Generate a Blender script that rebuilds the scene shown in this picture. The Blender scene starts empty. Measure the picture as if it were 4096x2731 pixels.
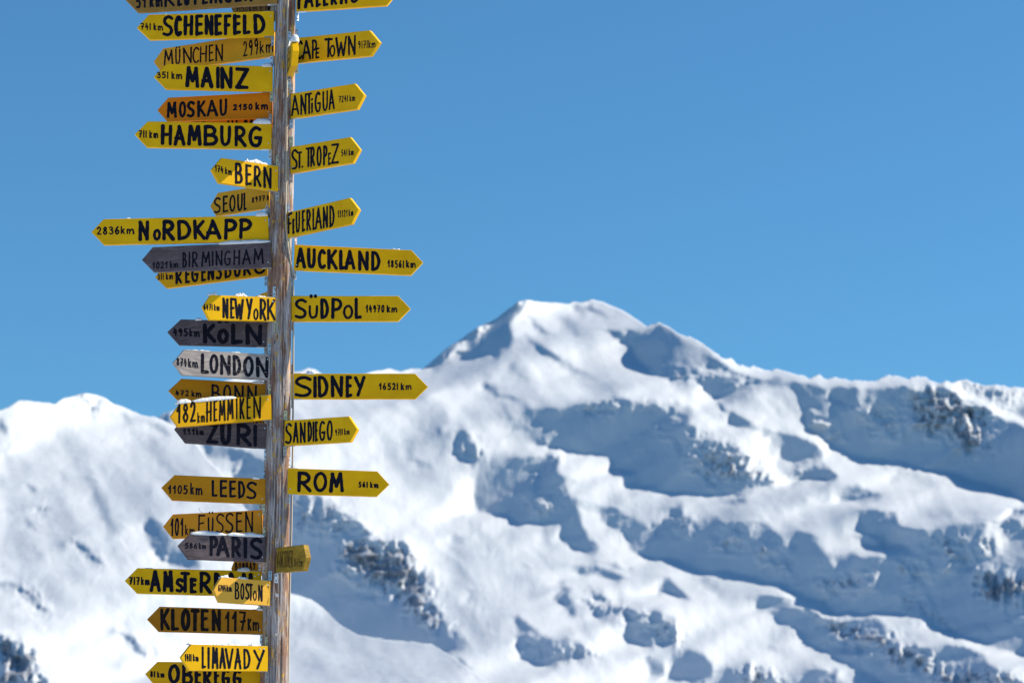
import bpy, bmesh, math, random
import numpy as np
from mathutils import Vector, Matrix

# ------------------------------------------------------------------ camera
scene = bpy.context.scene
COL = scene.collection
CAM = Vector((0.0, 0.0, 1.7))
PITCH = math.radians(12.0)
FPX = 4096 * 100.0 / 36.0            # focal length in photo pixels
cam_data = bpy.data.cameras.new('camera')
cam_data.lens = 100.0
cam_data.sensor_width = 36.0
cam_data.clip_start = 0.1
cam_data.clip_end = 60000.0
cam_data.dof.use_dof = True
cam_data.dof.focus_distance = 16.35
cam_data.dof.aperture_fstop = 5.0
cam_data.dof.aperture_blades = 0
cam = bpy.data.objects.new('camera', cam_data)
COL.objects.link(cam)
cam.location = CAM
cam.rotation_euler = (math.radians(90) + PITCH, 0, 0)
scene.camera = cam

# ------------------------------------------------------------------ light
SUN_EL = math.radians(36.0)
SUN_BACK = math.radians(9.0)          # how far the sun stands behind the picture plane, on the right
SUN = Vector((math.cos(SUN_EL) * math.cos(SUN_BACK), math.cos(SUN_EL) * math.sin(SUN_BACK), math.sin(SUN_EL)))
sd = bpy.data.lights.new('sun', 'SUN')
sd.energy = 5.0
sd.angle = math.radians(0.53)
sd.color = (1.0, 0.885, 0.685)
so = bpy.data.objects.new('sun', sd)
so.rotation_euler = SUN.to_track_quat('Z', 'Y').to_euler()
COL.objects.link(so)

world = bpy.data.worlds.new('World')
scene.world = world
world.use_nodes = True
wt = world.node_tree
wt.nodes.clear()
sky = wt.nodes.new('ShaderNodeTexSky')
sky.sky_type = 'NISHITA'
sky.sun_disc = False
sky.sun_elevation = SUN_EL
sky.sun_rotation = math.pi / 2 - SUN_BACK
sky.altitude = 2600
sky.air_density = 1.5
sky.dust_density = 0.0
sky.ozone_density = 10.0
bg = wt.nodes.new('ShaderNodeBackground')
bg.inputs['Strength'].default_value = 0.078
wo = wt.nodes.new('ShaderNodeOutputWorld')
tint = wt.nodes.new('ShaderNodeMix')
tint.data_type = 'RGBA'
tint.blend_type = 'MULTIPLY'
tint.inputs[0].default_value = 1.0
tint.inputs[7].default_value = (0.81, 1.125, 1.06, 1)     # white balance of the thin high air
wt.links.new(sky.outputs[0], tint.inputs[6])
wt.links.new(tint.outputs[2], bg.inputs['Color'])
wt.links.new(bg.outputs[0], wo.inputs['Surface'])

vs = scene.view_settings
vs.view_transform = 'Standard'
vs.look = 'None'
vs.exposure = 0.66
vs.gamma = 1.0
vs.use_curve_mapping = False
scene.cycles.max_bounces = 8
scene.cycles.diffuse_bounces = 1

# ------------------------------------------------------------------ helpers
CP, SP = math.cos(PITCH), math.sin(PITCH)


def ray(X, Y):
    """photo pixel (4096 wide) -> direction (s, 1, e)"""
    u = (X - 2048.0) / FPX
    v = (1365.5 - Y) / FPX
    fy = CP - v * SP
    fz = SP + v * CP
    return u / fy, fz / fy


def at(X, Y, depth):
    s, e = ray(X, Y)
    return Vector((CAM.x + s * depth, CAM.y + depth, CAM.z + e * depth))


CROPS = {'R2': (1500, 1100, 1.568), 'R3': (2596, 1200, 1.568), 'R4': (1100, 1900, 1.568), 'R5': (2596, 1900, 1.568),
         'L1': (0, 1500, 2.045), 'L2': (0, 1964, 2.045), 'F': (0, 0, 1.0),
         'K1': (350, 0, 1.68), 'K2': (350, 440, 1.68), 'K3': (350, 840, 1.68), 'K4': (350, 1260, 1.68),
         'K5': (350, 1680, 1.68), 'K6': (350, 2100, 1.68), 'Q1': (1000, 0, 2.24), 'Q4': (1000, 2031, 2.24)}


def full(c, x, y):
    ox, oy, k = CROPS[c]
    return ox + x / k, oy + y / k


def tag(o, label=None, cat=None, group=None, kind=None):
    if label: o['label'] = label
    if cat: o['category'] = cat
    if group: o['group'] = group
    if kind: o['kind'] = kind
    return o


def link(name, me, mat=None, parent=None):
    o = bpy.data.objects.new(name, me)
    COL.objects.link(o)
    if mat is not None:
        me.materials.append(mat)
    if parent is not None:
        o.parent = parent
    return o


def new_mat(name):
    m = bpy.data.materials.new(name)
    m.use_nodes = True
    return m, m.node_tree, m.node_tree.nodes['Principled BSDF']


def N(t, kind, **kw):
    n = t.nodes.new(kind)
    for k, v in kw.items():
        if k in n.inputs.keys():
            n.inputs[k].default_value = v
        else:
            setattr(n, k, v)
    return n


def ramp(t, src, stops, interp='LINEAR'):
    r = t.nodes.new('ShaderNodeValToRGB')
    r.color_ramp.interpolation = interp
    els = r.color_ramp.elements
    while len(els) < len(stops):
        els.new(0.5)
    for el, (p, c) in zip(els, stops):
        el.position = p
        el.color = (c, c, c, 1) if isinstance(c, (int, float)) else (*c, 1)
    t.links.new(src, r.inputs[0])
    return r.outputs[0]


def mix(t, fac, a, b, mode='MIX'):
    m = t.nodes.new('ShaderNodeMix')
    m.data_type = 'RGBA'
    m.blend_type = mode
    for sock, v in ((m.inputs[0], fac), (m.inputs[6], a), (m.inputs[7], b)):
        if isinstance(v, bpy.types.NodeSocket):
            t.links.new(v, sock)
        elif isinstance(v, (int, float)):
            sock.default_value = v if sock.type == 'VALUE' else (v, v, v, 1)
        else:
            sock.default_value = (*v, 1)
    return m.outputs[2]


# ------------------------------------------------------------------ numpy noise
def vnoise(x, y, seed):
    xi = np.floor(x).astype(np.int64); yi = np.floor(y).astype(np.int64)
    fx = x - xi; fy = y - yi
    fx = fx * fx * fx * (fx * (fx * 6 - 15) + 10); fy = fy * fy * fy * (fy * (fy * 6 - 15) + 10)

    def h(a, b):
        n = (a * 374761393 + b * 668265263 + seed * 974634777) & 0x7fffffff
        n = ((n ^ (n >> 13)) * 1274126177) & 0x7fffffff
        n = n ^ (n >> 16)
        return (n & 0xffff) / 32767.5 - 1.0
    a = h(xi, yi); b = h(xi + 1, yi); c = h(xi, yi + 1); d = h(xi + 1, yi + 1)
    return (a * (1 - fx) + b * fx) * (1 - fy) + (c * (1 - fx) + d * fx) * fy


def fbm(x, y, seed, octs=4, gain=0.5, ridged=False):
    t = 0; amp = 1.0
    for o in range(octs):
        n = vnoise(x, y, seed + o * 17)
        t = t + amp * ((1 - 2 * np.abs(n)) if ridged else n)
        x = x * 2.03 + 5.2; y = y * 2.03 + 1.7; amp *= gain
    return t
# ------------------------------------------------------------------ the mountains
# The relief is solved as a height problem: the lines below say which faces of the massif
# turn away from the sun (ravines and north-west faces) and which lie open to it; the solver finds
# a real surface (distance for every bearing and elevation) with those slopes.
S, H = -0.12, 0.0
FACES_B = [
    # (crop, cosine to the sun, points)
    ('R2', 0.56, [(0, 600), (900, 200), (1400, 160), (1700, 330), (1850, 640), (1300, 800), (1000, 860), (600, 1200), (0, 1250)]),
    ('R2', 0.40, [(640, 620), (900, 560), (1050, 760), (1080, 850), (1000, 860), (1040, 960), (900, 1060), (700, 900)]),
    ('R2', 0.33, [(200, 880), (420, 900), (520, 1150), (640, 1240), (420, 1400), (240, 1250)]),
    ('R2', 0.40, [(1480, 1330), (1900, 1380), (2352, 1380), (2352, 1568), (1380, 1568), (1400, 1420)]),
    ('R5', 0.39, [(0, 80), (560, 140), (1100, 40), (1240, 180), (1330, 300), (1100, 480), (820, 400), (300, 320), (0, 300)]),
    ('R3', 0.48, [(1200, 1180), (1900, 1220), (2280, 1320), (1800, 1480), (1500, 1320)]),
    ('R2', 0.39, [(900, 820), (1000, 760), (1060, 960), (980, 1040), (860, 960)]),
    ('R2', -.07, [(230, 600), (330, 480), (440, 380), (600, 250), (800, 120), (960, 120), (950, 175), (925, 205), (890, 260), (850, 330), (855, 400), (830, 460), (760, 500), (660, 520), (470, 545), (420, 590), (300, 605)]),
    ('R2', 0.05, [(1220, 180), (1260, 175), (1330, 200), (1350, 160), (1400, 220), (1450, 260), (1380, 245), (1330, 220), (1300, 260), (1250, 220)]),
    ('R2', S, [(1555, 425), (1590, 350), (1640, 350), (1700, 330), (1780, 300), (1900, 385), (2050, 470), (2200, 570), (2352, 660), (2352, 720), (2200, 780), (2080, 740), (2060, 690), (1990, 655), (1880, 670), (1820, 640), (1720, 600), (1640, 570), (1610, 500), (1620, 450)]),
    ('R2', 0.25, [(1810, 350), (1860, 430), (1935, 485), (1880, 560), (1830, 480), (1800, 400)]),
    ('R2', 0.25, [(1940, 410), (2000, 450), (2055, 530), (2030, 610), (1960, 560), (1980, 500)]),
    ('R2', 0.13, [(1870, 670), (1990, 655), (2075, 700), (2070, 740), (2000, 790), (1950, 800), (1900, 720)]),
    ('R2', 0.03, [(930, 240), (990, 290), (1000, 330), (1110, 370), (1060, 375), (980, 350), (960, 290)]),
    ('R2', 0.03, [(940, 395), (1060, 445), (1220, 555), (1300, 595), (1375, 650), (1290, 630), (1180, 580), (1040, 485)]),
    ('R2', 0.12, [(1150, 300), (1260, 350), (1270, 375), (1180, 335)]),
    ('R2', 0.02, [(1440, 350), (1500, 390), (1560, 425), (1560, 395), (1500, 345)]),
    ('R2', -.1, [(680, 675), (740, 700), (780, 760), (870, 765), (880, 805), (800, 775), (730, 750), (690, 725)]),
    ('R2', -.02, [(800, 830), (830, 870), (880, 920), (960, 1000), (900, 985), (840, 920)]),
    ('R2', 0.10, [(900, 830), (960, 850), (1000, 900), (1040, 950), (960, 960), (900, 900)]),
    ('R2', S, [(500, 990), (560, 985), (600, 1050), (650, 1100), (710, 1165), (600, 1180), (510, 1135), (495, 1060)]),
    ('R2', -.05, [(250, 1155), (290, 1165), (345, 1200), (280, 1200)]),
    ('R2', 0.10, [(190, 1040), (220, 1045), (265, 1150), (240, 1145)]),
    ('R2', 0.20, [(280, 770), (330, 820), (370, 900), (400, 1000), (430, 1040), (400, 1055), (350, 920), (290, 850)]),
    ('R2', S, [(1000, 860), (1060, 860), (1090, 850), (1190, 860), (1300, 820), (1410, 800), (1500, 765), (1570, 780), (1600, 825), (1680, 790), (1850, 790), (1930, 810), (1970, 830), (2000, 900), (1970, 960), (2050, 1000), (2110, 1040), (2200, 1070), (2352, 1150), (2352, 1380), (2200, 1380), (1860, 1350), (1700, 1330), (1590, 1300), (1660, 1245), (1490, 1220), (1500, 1180), (1440, 1140), (1300, 1120), (1200, 1105), (1070, 1120), (1085, 1100), (1050, 1075), (985, 1050), (1050, 1000), (1050, 940), (1010, 890)]),
    ('R2', S, [(870, 1170), (960, 1140), (1070, 1125), (1130, 1140), (1130, 1240), (1190, 1280), (1180, 1350), (1230, 1420), (1270, 1480), (1300, 1568), (900, 1568), (860, 1520), (820, 1490), (650, 1490), (600, 1440), (595, 1370), (640, 1310)]),
    ('R4', S, [(1225, 120), (1250, 70), (1400, 0), (1800, 0), (1800, 60), (1820, 160), (1880, 170), (1920, 300), (2010, 470), (1990, 490), (1900, 470), (1830, 430), (1790, 370), (1785, 300), (1700, 290), (1600, 310), (1520, 290), (1470, 250), (1280, 230), (1230, 190)]),
    ('R2', 0.15, [(650, 1230), (900, 1145), (870, 1170), (640, 1310)]),
    ('R2', 0.00, [(1180, 1270), (1240, 1290), (1210, 1320)]),
    ('R2', 0.00, [(1230, 1400), (1330, 1430), (1400, 1450), (1440, 1480), (1400, 1500), (1300, 1470)]),
    ('R4', S, [(2010, 240), (2100, 200), (2200, 260), (2352, 330), (2352, 510), (2280, 500), (2210, 450), (2200, 390), (2120, 340), (2060, 290)]),
    ('R3', S, [(0, 640), (130, 640), (240, 660), (280, 700), (250, 780), (400, 890), (460, 910), (560, 980), (640, 1040), (700, 1030), (760, 1080), (800, 1120), (850, 1110), (850, 1060), (760, 1020), (720, 960), (760, 880), (690, 860), (700, 810), (860, 840), (950, 850), (1050, 910), (1100, 940), (1090, 1020), (1180, 1100), (1130, 1130), (1060, 1120), (880, 1165), (830, 1150), (700, 1180), (580, 1220), (400, 1220), (150, 1200), (0, 1160)]),
    ('R3', 0.56, [(250, 640), (310, 590), (420, 620), (640, 790), (700, 810), (690, 860), (760, 880), (720, 960), (760, 1020), (850, 1060), (845, 1125), (790, 1100), (640, 1040), (560, 980), (400, 890), (250, 780), (275, 700)]),
    ('R3', S, [(480, 760), (500, 700), (580, 740), (660, 800), (600, 800), (540, 800)]),
    ('R3', 0.00, [(405, 620), (440, 640), (475, 705), (440, 690)]),
    ('R3', S, [(0, 205), (70, 175), (200, 275), (330, 320), (450, 420), (560, 470), (650, 485), (700, 500), (830, 500), (700, 550), (560, 600), (460, 620), (380, 610), (350, 540), (250, 500), (150, 510), (0, 440)]),
    ('R3', 0.28, [(90, 210), (150, 290), (215, 340), (170, 405), (110, 350)]),
    ('R3', 0.28, [(215, 260), (290, 280), (335, 370), (310, 445), (250, 400), (260, 350)]),
    ('R3', S, [(1120, 610), (1160, 575), (1280, 530), (1340, 560), (1450, 560), (1600, 550), (1700, 560), (1830, 560), (1900, 580), (2010, 625), (2080, 675), (2200, 725), (2352, 800), (2352, 1270), (2240, 1200), (2110, 1160), (2000, 1120), (1870, 1080), (1700, 1050), (1500, 1010), (1350, 980), (1150, 920), (1050, 860), (980, 800), (970, 700), (1000, 690), (1100, 780), (1150, 760), (1240, 650)]),
    ('R3', S, [(2352, 800), (2560, 900), (2500, 1260), (2352, 1270)]),
    ('R3', 0.08, [(880, 530), (1000, 520), (1100, 560), (1120, 640), (1060, 690), (960, 690), (940, 620)]),
    ('R3', 0.03, [(1930, 530), (2000, 515), (2160, 550), (2450, 590), (2450, 790), (2352, 745), (2220, 690), (2080, 630), (1990, 575)]),
    ('R3', 0.20, [(1310, 610), (1430, 590), (1400, 640), (1340, 660)]),
    ('R3', -.05, [(1150, 1220), (1280, 1160), (1330, 1190), (1480, 1210), (1400, 1240), (1300, 1270), (1190, 1270)]),
    ('R3', 0.15, [(1490, 1065), (1600, 1100), (1540, 1110)]),
    ('R3', 0.15, [(1650, 1100), (1750, 1140), (1700, 1140)]),
    ('R3', 0.15, [(1740, 1315), (1870, 1340), (1800, 1350)]),
    ('R3', 0.15, [(960, 1265), (1050, 1310), (1000, 1310)]),
    ('R5', S, [(0, 300), (80, 290), (110, 220), (200, 180), (220, 270), (300, 300), (430, 260), (480, 300), (620, 320), (700, 300), (760, 340), (820, 380), (870, 480), (910, 480), (900, 380), (950, 360), (1060, 400), (1070, 440), (1110, 480), (1150, 570), (1190, 560), (1180, 500), (1300, 500), (1320, 530), (1480, 540), (1550, 540), (1640, 480), (1620, 450), (1480, 450), (1470, 390), (1330, 360), (1330, 280), (1310, 230), (1400, 215), (1540, 240), (1570, 310), (1700, 350), (1770, 385), (1900, 350), (2100, 300), (2220, 280), (2290, 215), (2430, 260), (2430, 1150), (2352, 1140), (2200, 1090), (2050, 1050), (1900, 980), (1750, 900), (1640, 870), (1400, 865), (1190, 880), (1100, 800), (920, 740), (880, 700), (750, 670), (600, 630), (340, 595), (200, 540), (0, 515)]),
    ('R4', S, [(2345, 330), (2400, 380), (2352, 515)]),
    ('R5', 0.32, [(2150, 550), (2230, 510), (2352, 475), (2352, 530), (2200, 565)]),
    ('R5', 0.08, [(2150, 1080), (2352, 960), (2352, 1130), (2200, 1090)]),
    ('R5', 0.28, [(2150, 350), (2230, 400), (2245, 450), (2160, 445), (2180, 400)]),
    ('R5', S, [(1295, 400), (1360, 390), (1430, 420), (1420, 445), (1320, 438)]),
    ('R5', S, [(465, 185), (520, 150), (590, 140), (600, 170), (520, 195)]),
    ('R5', 0.15, [(330, 660), (450, 680), (520, 760), (440, 745)]),
    ('R5', S, [(670, 790), (760, 770), (860, 770), (890, 790), (830, 830), (760, 850), (670, 850)]),
    ('R5', S, [(760, 880), (850, 830), (930, 850), (1000, 850), (1080, 910), (1190, 900), (1290, 900), (1400, 890), (1470, 940), (1560, 1030), (1680, 1080), (1800, 1080), (1880, 1060), (1990, 1080), (2100, 1130), (2130, 1180), (2250, 1260), (2400, 1340), (2200, 1400), (1600, 1400), (1480, 1303), (1380, 1240), (1220, 1190), (1100, 1100), (980, 1030), (950, 970), (860, 920)]),
    ('R5', -.1, [(60, 690), (100, 650), (180, 700), (260, 780), (200, 770), (60, 725)]),
    ('R5', S, [(0, 870), (60, 860), (130, 920), (170, 1000), (200, 1040), (100, 1060), (0, 1080)]),
    ('R5', 0, [(50, 850), (120, 875), (215, 955), (150, 935)]),
    ('R5', S, [(100, 1290), (150, 1160), (240, 1080), (330, 1100), (380, 1160), (400, 1240), (380, 1290)]),
    ('R5', -.05, [(0, 1130), (60, 1160), (110, 1230), (80, 1260), (0, 1250)]),
    ('R5', -.1, [(390, 1303), (500, 1220), (600, 1175), (650, 1200), (760, 1260), (900, 1290), (1000, 1230), (1150, 1210), (1200, 1215), (1170, 1260), (1200, 1303), (1100, 1400), (400, 1400)]),
    ('R4', S, [(60, 60), (200, 130), (250, 150), (340, 130), (400, 200), (520, 300), (560, 360), (650, 420), (700, 440), (800, 420), (850, 500), (890, 580), (940, 630), (900, 690), (970, 750), (1040, 850), (1100, 920), (1140, 980), (1200, 1040), (1160, 1110), (1060, 1130), (860, 1120), (520, 1100), (200, 900), (-100, 700), (-100, 200)]),
    ('R4', 0.20, [(190, 170), (240, 200), (240, 245), (200, 210)]),
    ('R4', -.08, [(1140, 1140), (1200, 1180), (1260, 1260), (1300, 1320), (1200, 1320), (1140, 1230)]),
    ('R4', 0.32, [(1000, 900), (1300, 860), (1480, 1000), (1500, 1150), (1700, 1240), (1500, 1310), (1260, 1230), (1180, 1040)]),
    ('R4', 0, [(1030, 220), (1080, 240), (1190, 250), (1120, 278), (1080, 264)]),
    ('R4', 0, [(1090, 400), (1140, 370), (1185, 400), (1160, 418)]),
    ('R4', 0.12, [(1230, 300), (1300, 320), (1250, 336)]),
    ('R4', 0.15, [(1310, 370), (1380, 390), (1350, 440)]),
    ('R4', 0.05, [(1530, 560), (1600, 575), (1560, 588)]),
    ('R4', 0.25, [(850, 230), (920, 270), (960, 340), (900, 340)]),
    ('R4', 0.10, [(1655, 330), (1700, 345), (1745, 430), (1720, 445), (1680, 400)]),
    ('R4', -.08, [(1840, 575), (1900, 560), (2000, 575), (2150, 600), (2210, 660), (2150, 665), (2050, 635), (1900, 620)]),
    ('R4', 0.00, [(2000, 543), (2100, 552), (2240, 580), (2100, 578)]),
    ('R4', -.05, [(1765, 660), (1800, 660), (1795, 680), (1770, 675)]),
    ('R4', -.12, [(1730, 760), (1790, 700), (1850, 710), (1820, 760), (1880, 820), (1890, 885), (1820, 825)]),
    ('R4', S, [(1950, 700), (2050, 740), (2120, 810), (2250, 860), (2352, 905), (2352, 1075), (2260, 1060), (2120, 990), (2200, 990), (2220, 900), (2130, 860), (2080, 800), (1990, 750)]),
    ('R4', -.12, [(1900, 790), (1950, 775), (2000, 810), (2100, 850), (2140, 880), (2060, 895), (1990, 885), (2000, 835)]),
    ('R4', S, [(1480, 890), (1540, 920), (1640, 970), (1720, 1020), (1800, 1030), (1880, 1040), (1950, 1100), (2050, 1160), (1950, 1150), (1850, 1155), (1780, 1180), (1760, 1230), (1700, 1200), (1550, 1155), (1520, 1100), (1530, 1030), (1490, 960)]),
    ('R4', -.1, [(2290, 1160), (2352, 1130), (2352, 1210)]),
    ('L1', S, [(1640, 540), (1750, 570), (1850, 585), (1960, 600), (2050, 650), (2150, 695), (2400, 760), (2400, 900), (1900, 900), (1880, 780), (1900, 720), (1830, 690), (1750, 680), (1680, 640)]),
    ('L1', 0.33, [(1790, 620), (1850, 640), (1850, 690), (1800, 680)]),
    ('L1', S, [(1900, 1040), (2400, 1000), (2400, 1250), (2100, 1200)]),
    ('L1', -.1, [(1250, 300), (1400, 280), (1400, 400), (1250, 400)]),
    # soft folds and runnels in the sunlit slopes
    ('R2', .30, [(470, 560), (560, 600), (560, 680), (500, 640)]),
    ('R2', .25, [(560, 820), (640, 860), (700, 960), (720, 1060), (660, 1020), (590, 920)]),
    ('R2', .16, [(380, 880), (430, 900), (450, 1040), (410, 1050)]),
    ('R2', .33, [(0, 1030), (100, 1100), (250, 1250), (200, 1250), (60, 1140)]),
    ('R2', .14, [(850, 560), (900, 600), (940, 665), (900, 650)]),
    ('R2', .38, [(1230, 560), (1350, 640), (1500, 720), (1450, 720), (1300, 640)]),
    ('R2', .40, [(1480, 690), (1800, 740), (1900, 790), (1600, 760)]),
    ('R4', .30, [(1000, 100), (1180, 160), (1220, 220), (1050, 200)]),
    ('R4', .28, [(830, 330), (1000, 420), (1160, 470), (1500, 520), (1400, 545), (1100, 495), (880, 400)]),
    ('R4', .18, [(1145, 470), (1180, 500), (1185, 565), (1150, 560)]),
    ('R4', .34, [(1250, 560), (1500, 640), (1640, 700), (1500, 705), (1330, 645)]),
    ('R4', .24, [(1225, 700), (1285, 780), (1240, 805)]),
    ('R4', .35, [(900, 640), (1100, 720), (1250, 900), (1150, 885), (1000, 765)]),
    ('R5', .32, [(400, 640), (560, 680), (600, 760), (640, 840), (560, 820), (480, 740)]),
    ('R5', .35, [(250, 1000), (500, 960), (640, 1010), (500, 1045), (300, 1065)]),
    ('R5', .20, [(750, 1075), (860, 1100), (820, 1145)]),
    ('R5', .33, [(1480, 890), (1700, 930), (1800, 1040), (1620, 1060), (1500, 960)]),
    ('R5', .18, [(300, 180), (450, 220), (430, 255), (320, 250)]),
]
FACES_A = [
    ('L1', 0.49, [(0, 200), (1300, 200), (1500, 600), (1400, 1568), (0, 1568)]),
    ('L1', 0.00, [(610, 185), (680, 170), (780, 200), (830, 240), (870, 300), (980, 300), (1060, 380), (1040, 400), (960, 350), (850, 320), (750, 245), (640, 205)]),
    ('L1', 0.05, [(530, 225), (590, 260), (570, 275)]),
    ('L1', -.08, [(-40, 360), (40, 380), (75, 450), (30, 470), (-40, 460)]),
    ('L1', 0.28, [(100, 440), (200, 490), (260, 540), (180, 515)]),
    ('L1', 0.08, [(1200, 395), (1290, 400), (1330, 430), (1390, 490), (1320, 490), (1220, 430)]),
    ('L1', 0.14, [(680, 770), (760, 800), (850, 1000), (900, 1150), (960, 1300), (880, 1290), (800, 1160), (730, 1000)]),
    ('L1', 0.00, [(475, 790), (545, 860), (500, 845)]),
    ('L1', 0.25, [(1040, 850), (1200, 960), (1280, 1080), (1250, 1200), (1150, 1050)]),
    ('L1', -.1, [(225, 900), (265, 915), (290, 965), (245, 955)]),
    ('L1', -.1, [(325, 1085), (400, 1100), (385, 1135), (340, 1125)]),
    ('L1', -.06, [(185, 1165), (230, 1190), (295, 1255), (225, 1225)]),
    ('L1', 0.28, [(1100, 500), (1300, 520), (1500, 700), (1600, 800), (1400, 740)]),
    ('L1', 0.20, [(60, 1000), (140, 1060), (200, 1170), (120, 1120)]),
    ('L1', 0.27, [(600, 560), (700, 640), (720, 760), (640, 700)]),
    ('L2', -.08, [(1200, 240), (1260, 210), (1330, 250), (1400, 380), (1500, 400), (1640, 590), (1560, 640), (1400, 600), (1300, 540), (1230, 450), (1190, 330)]),
    ('L2', 0.32, [(1300, 180), (1500, 260), (1600, 420), (1450, 400), (1360, 280)]),
    ('L2', 0.28, [(1640, 600), (1900, 620), (2100, 640), (2100, 720), (1600, 680)]),
    ('L2', -.05, [(620, 400), (660, 420), (690, 480), (780, 540), (850, 645), (760, 600), (700, 550), (640, 475)]),
    ('L2', 0.00, [(315, 505), (350, 520), (330, 535)]),
    ('L2', 0.10, [(755, 475), (795, 495), (780, 505)]),
    ('L2', 0.00, [(1030, 395), (1060, 410), (1045, 425)]),
    ('L2', 0.28, [(380, 300), (520, 420), (600, 560), (700, 760), (600, 740), (480, 560)]),
    ('L2', -.05, [(-100, 720), (100, 730), (190, 760), (215, 825), (250, 865), (310, 925), (395, 985), (350, 985), (250, 925), (150, 860), (190, 850), (100, 770), (-100, 750)]),
    ('L2', 0.27, [(200, 770), (400, 780), (700, 880), (720, 960), (600, 960), (420, 960), (300, 890)]),
    ('L2', -.1, [(720, 1130), (900, 1128), (1000, 1165), (1100, 1225), (1205, 1320), (1170, 1340), (1050, 1270), (980, 1200), (850, 1155)]),
    ('L2', 0, [(1240, 1285), (1385, 1360), (1250, 1352)]),
    ('L2', 0.20, [(850, 890), (1000, 880), (1200, 900), (1300, 935), (1100, 965)]),
    ('L2', 0.25, [(600, 1040), (900, 1060), (1250, 1080), (1300, 1110), (900, 1110)]),
    ('L2', 0.25, [(60, 1020), (190, 1050), (160, 1060)]),
    ('L2', S, [(-200, 1130), (90, 1215), (200, 1260), (280, 1330), (260, 1420), (340, 1500), (400, 1620), (-200, 1620)]),
    ('L2', 0.28, [(70, 1400), (130, 1430), (110, 1480), (70, 1450)]),
    ('L2', 0.20, [(160, 1480), (230, 1500), (240, 1540), (180, 1530)]),
    ('R4', 0.29, [(90, 850), (200, 890), (400, 945), (650, 1005), (800, 1070), (600, 1060), (300, 1000), (100, 910)]),
    ('R4', 0.29, [(60, 1120), (300, 1180), (700, 1260), (500, 1270), (200, 1220)]),
    ('L1', .30, [(0, 560), (100, 620), (160, 760), (100, 720), (0, 640)]),
    ('L1', .33, [(300, 430), (420, 520), (480, 640), (400, 600)]),
    ('L1', .26, [(560, 640), (640, 760), (680, 900), (620, 860)]),
    ('L1', .30, [(860, 760), (960, 900), (1000, 1060), (920, 980)]),
    ('L1', .32, [(960, 620), (1080, 700), (1160, 820), (1060, 780)]),
    ('L1', .30, [(0, 900), (80, 980), (160, 1140), (80, 1080)]),
    ('L1', .28, [(420, 960), (520, 1100), (600, 1260), (520, 1200)]),
    ('L1', .36, [(380, 420), (520, 430), (600, 470), (480, 475)]),
    ('L2', .28, [(100, 300), (220, 420), (320, 560), (240, 520), (120, 400)]),
    ('L2', .26, [(900, 420), (980, 560), (1000, 640), (920, 560)]),
    ('L2', .32, [(0, 560), (160, 620), (300, 740), (160, 700)]),
    ('L2', .32, [(700, 700), (1000, 780), (1250, 880), (1000, 865), (780, 780)]),
    ('L2', .32, [(500, 1150), (760, 1220), (1000, 1340), (860, 1345), (600, 1255)]),
    ('L2', .30, [(300, 1100), (500, 1200), (620, 1300), (480, 1265)]),
]
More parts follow.
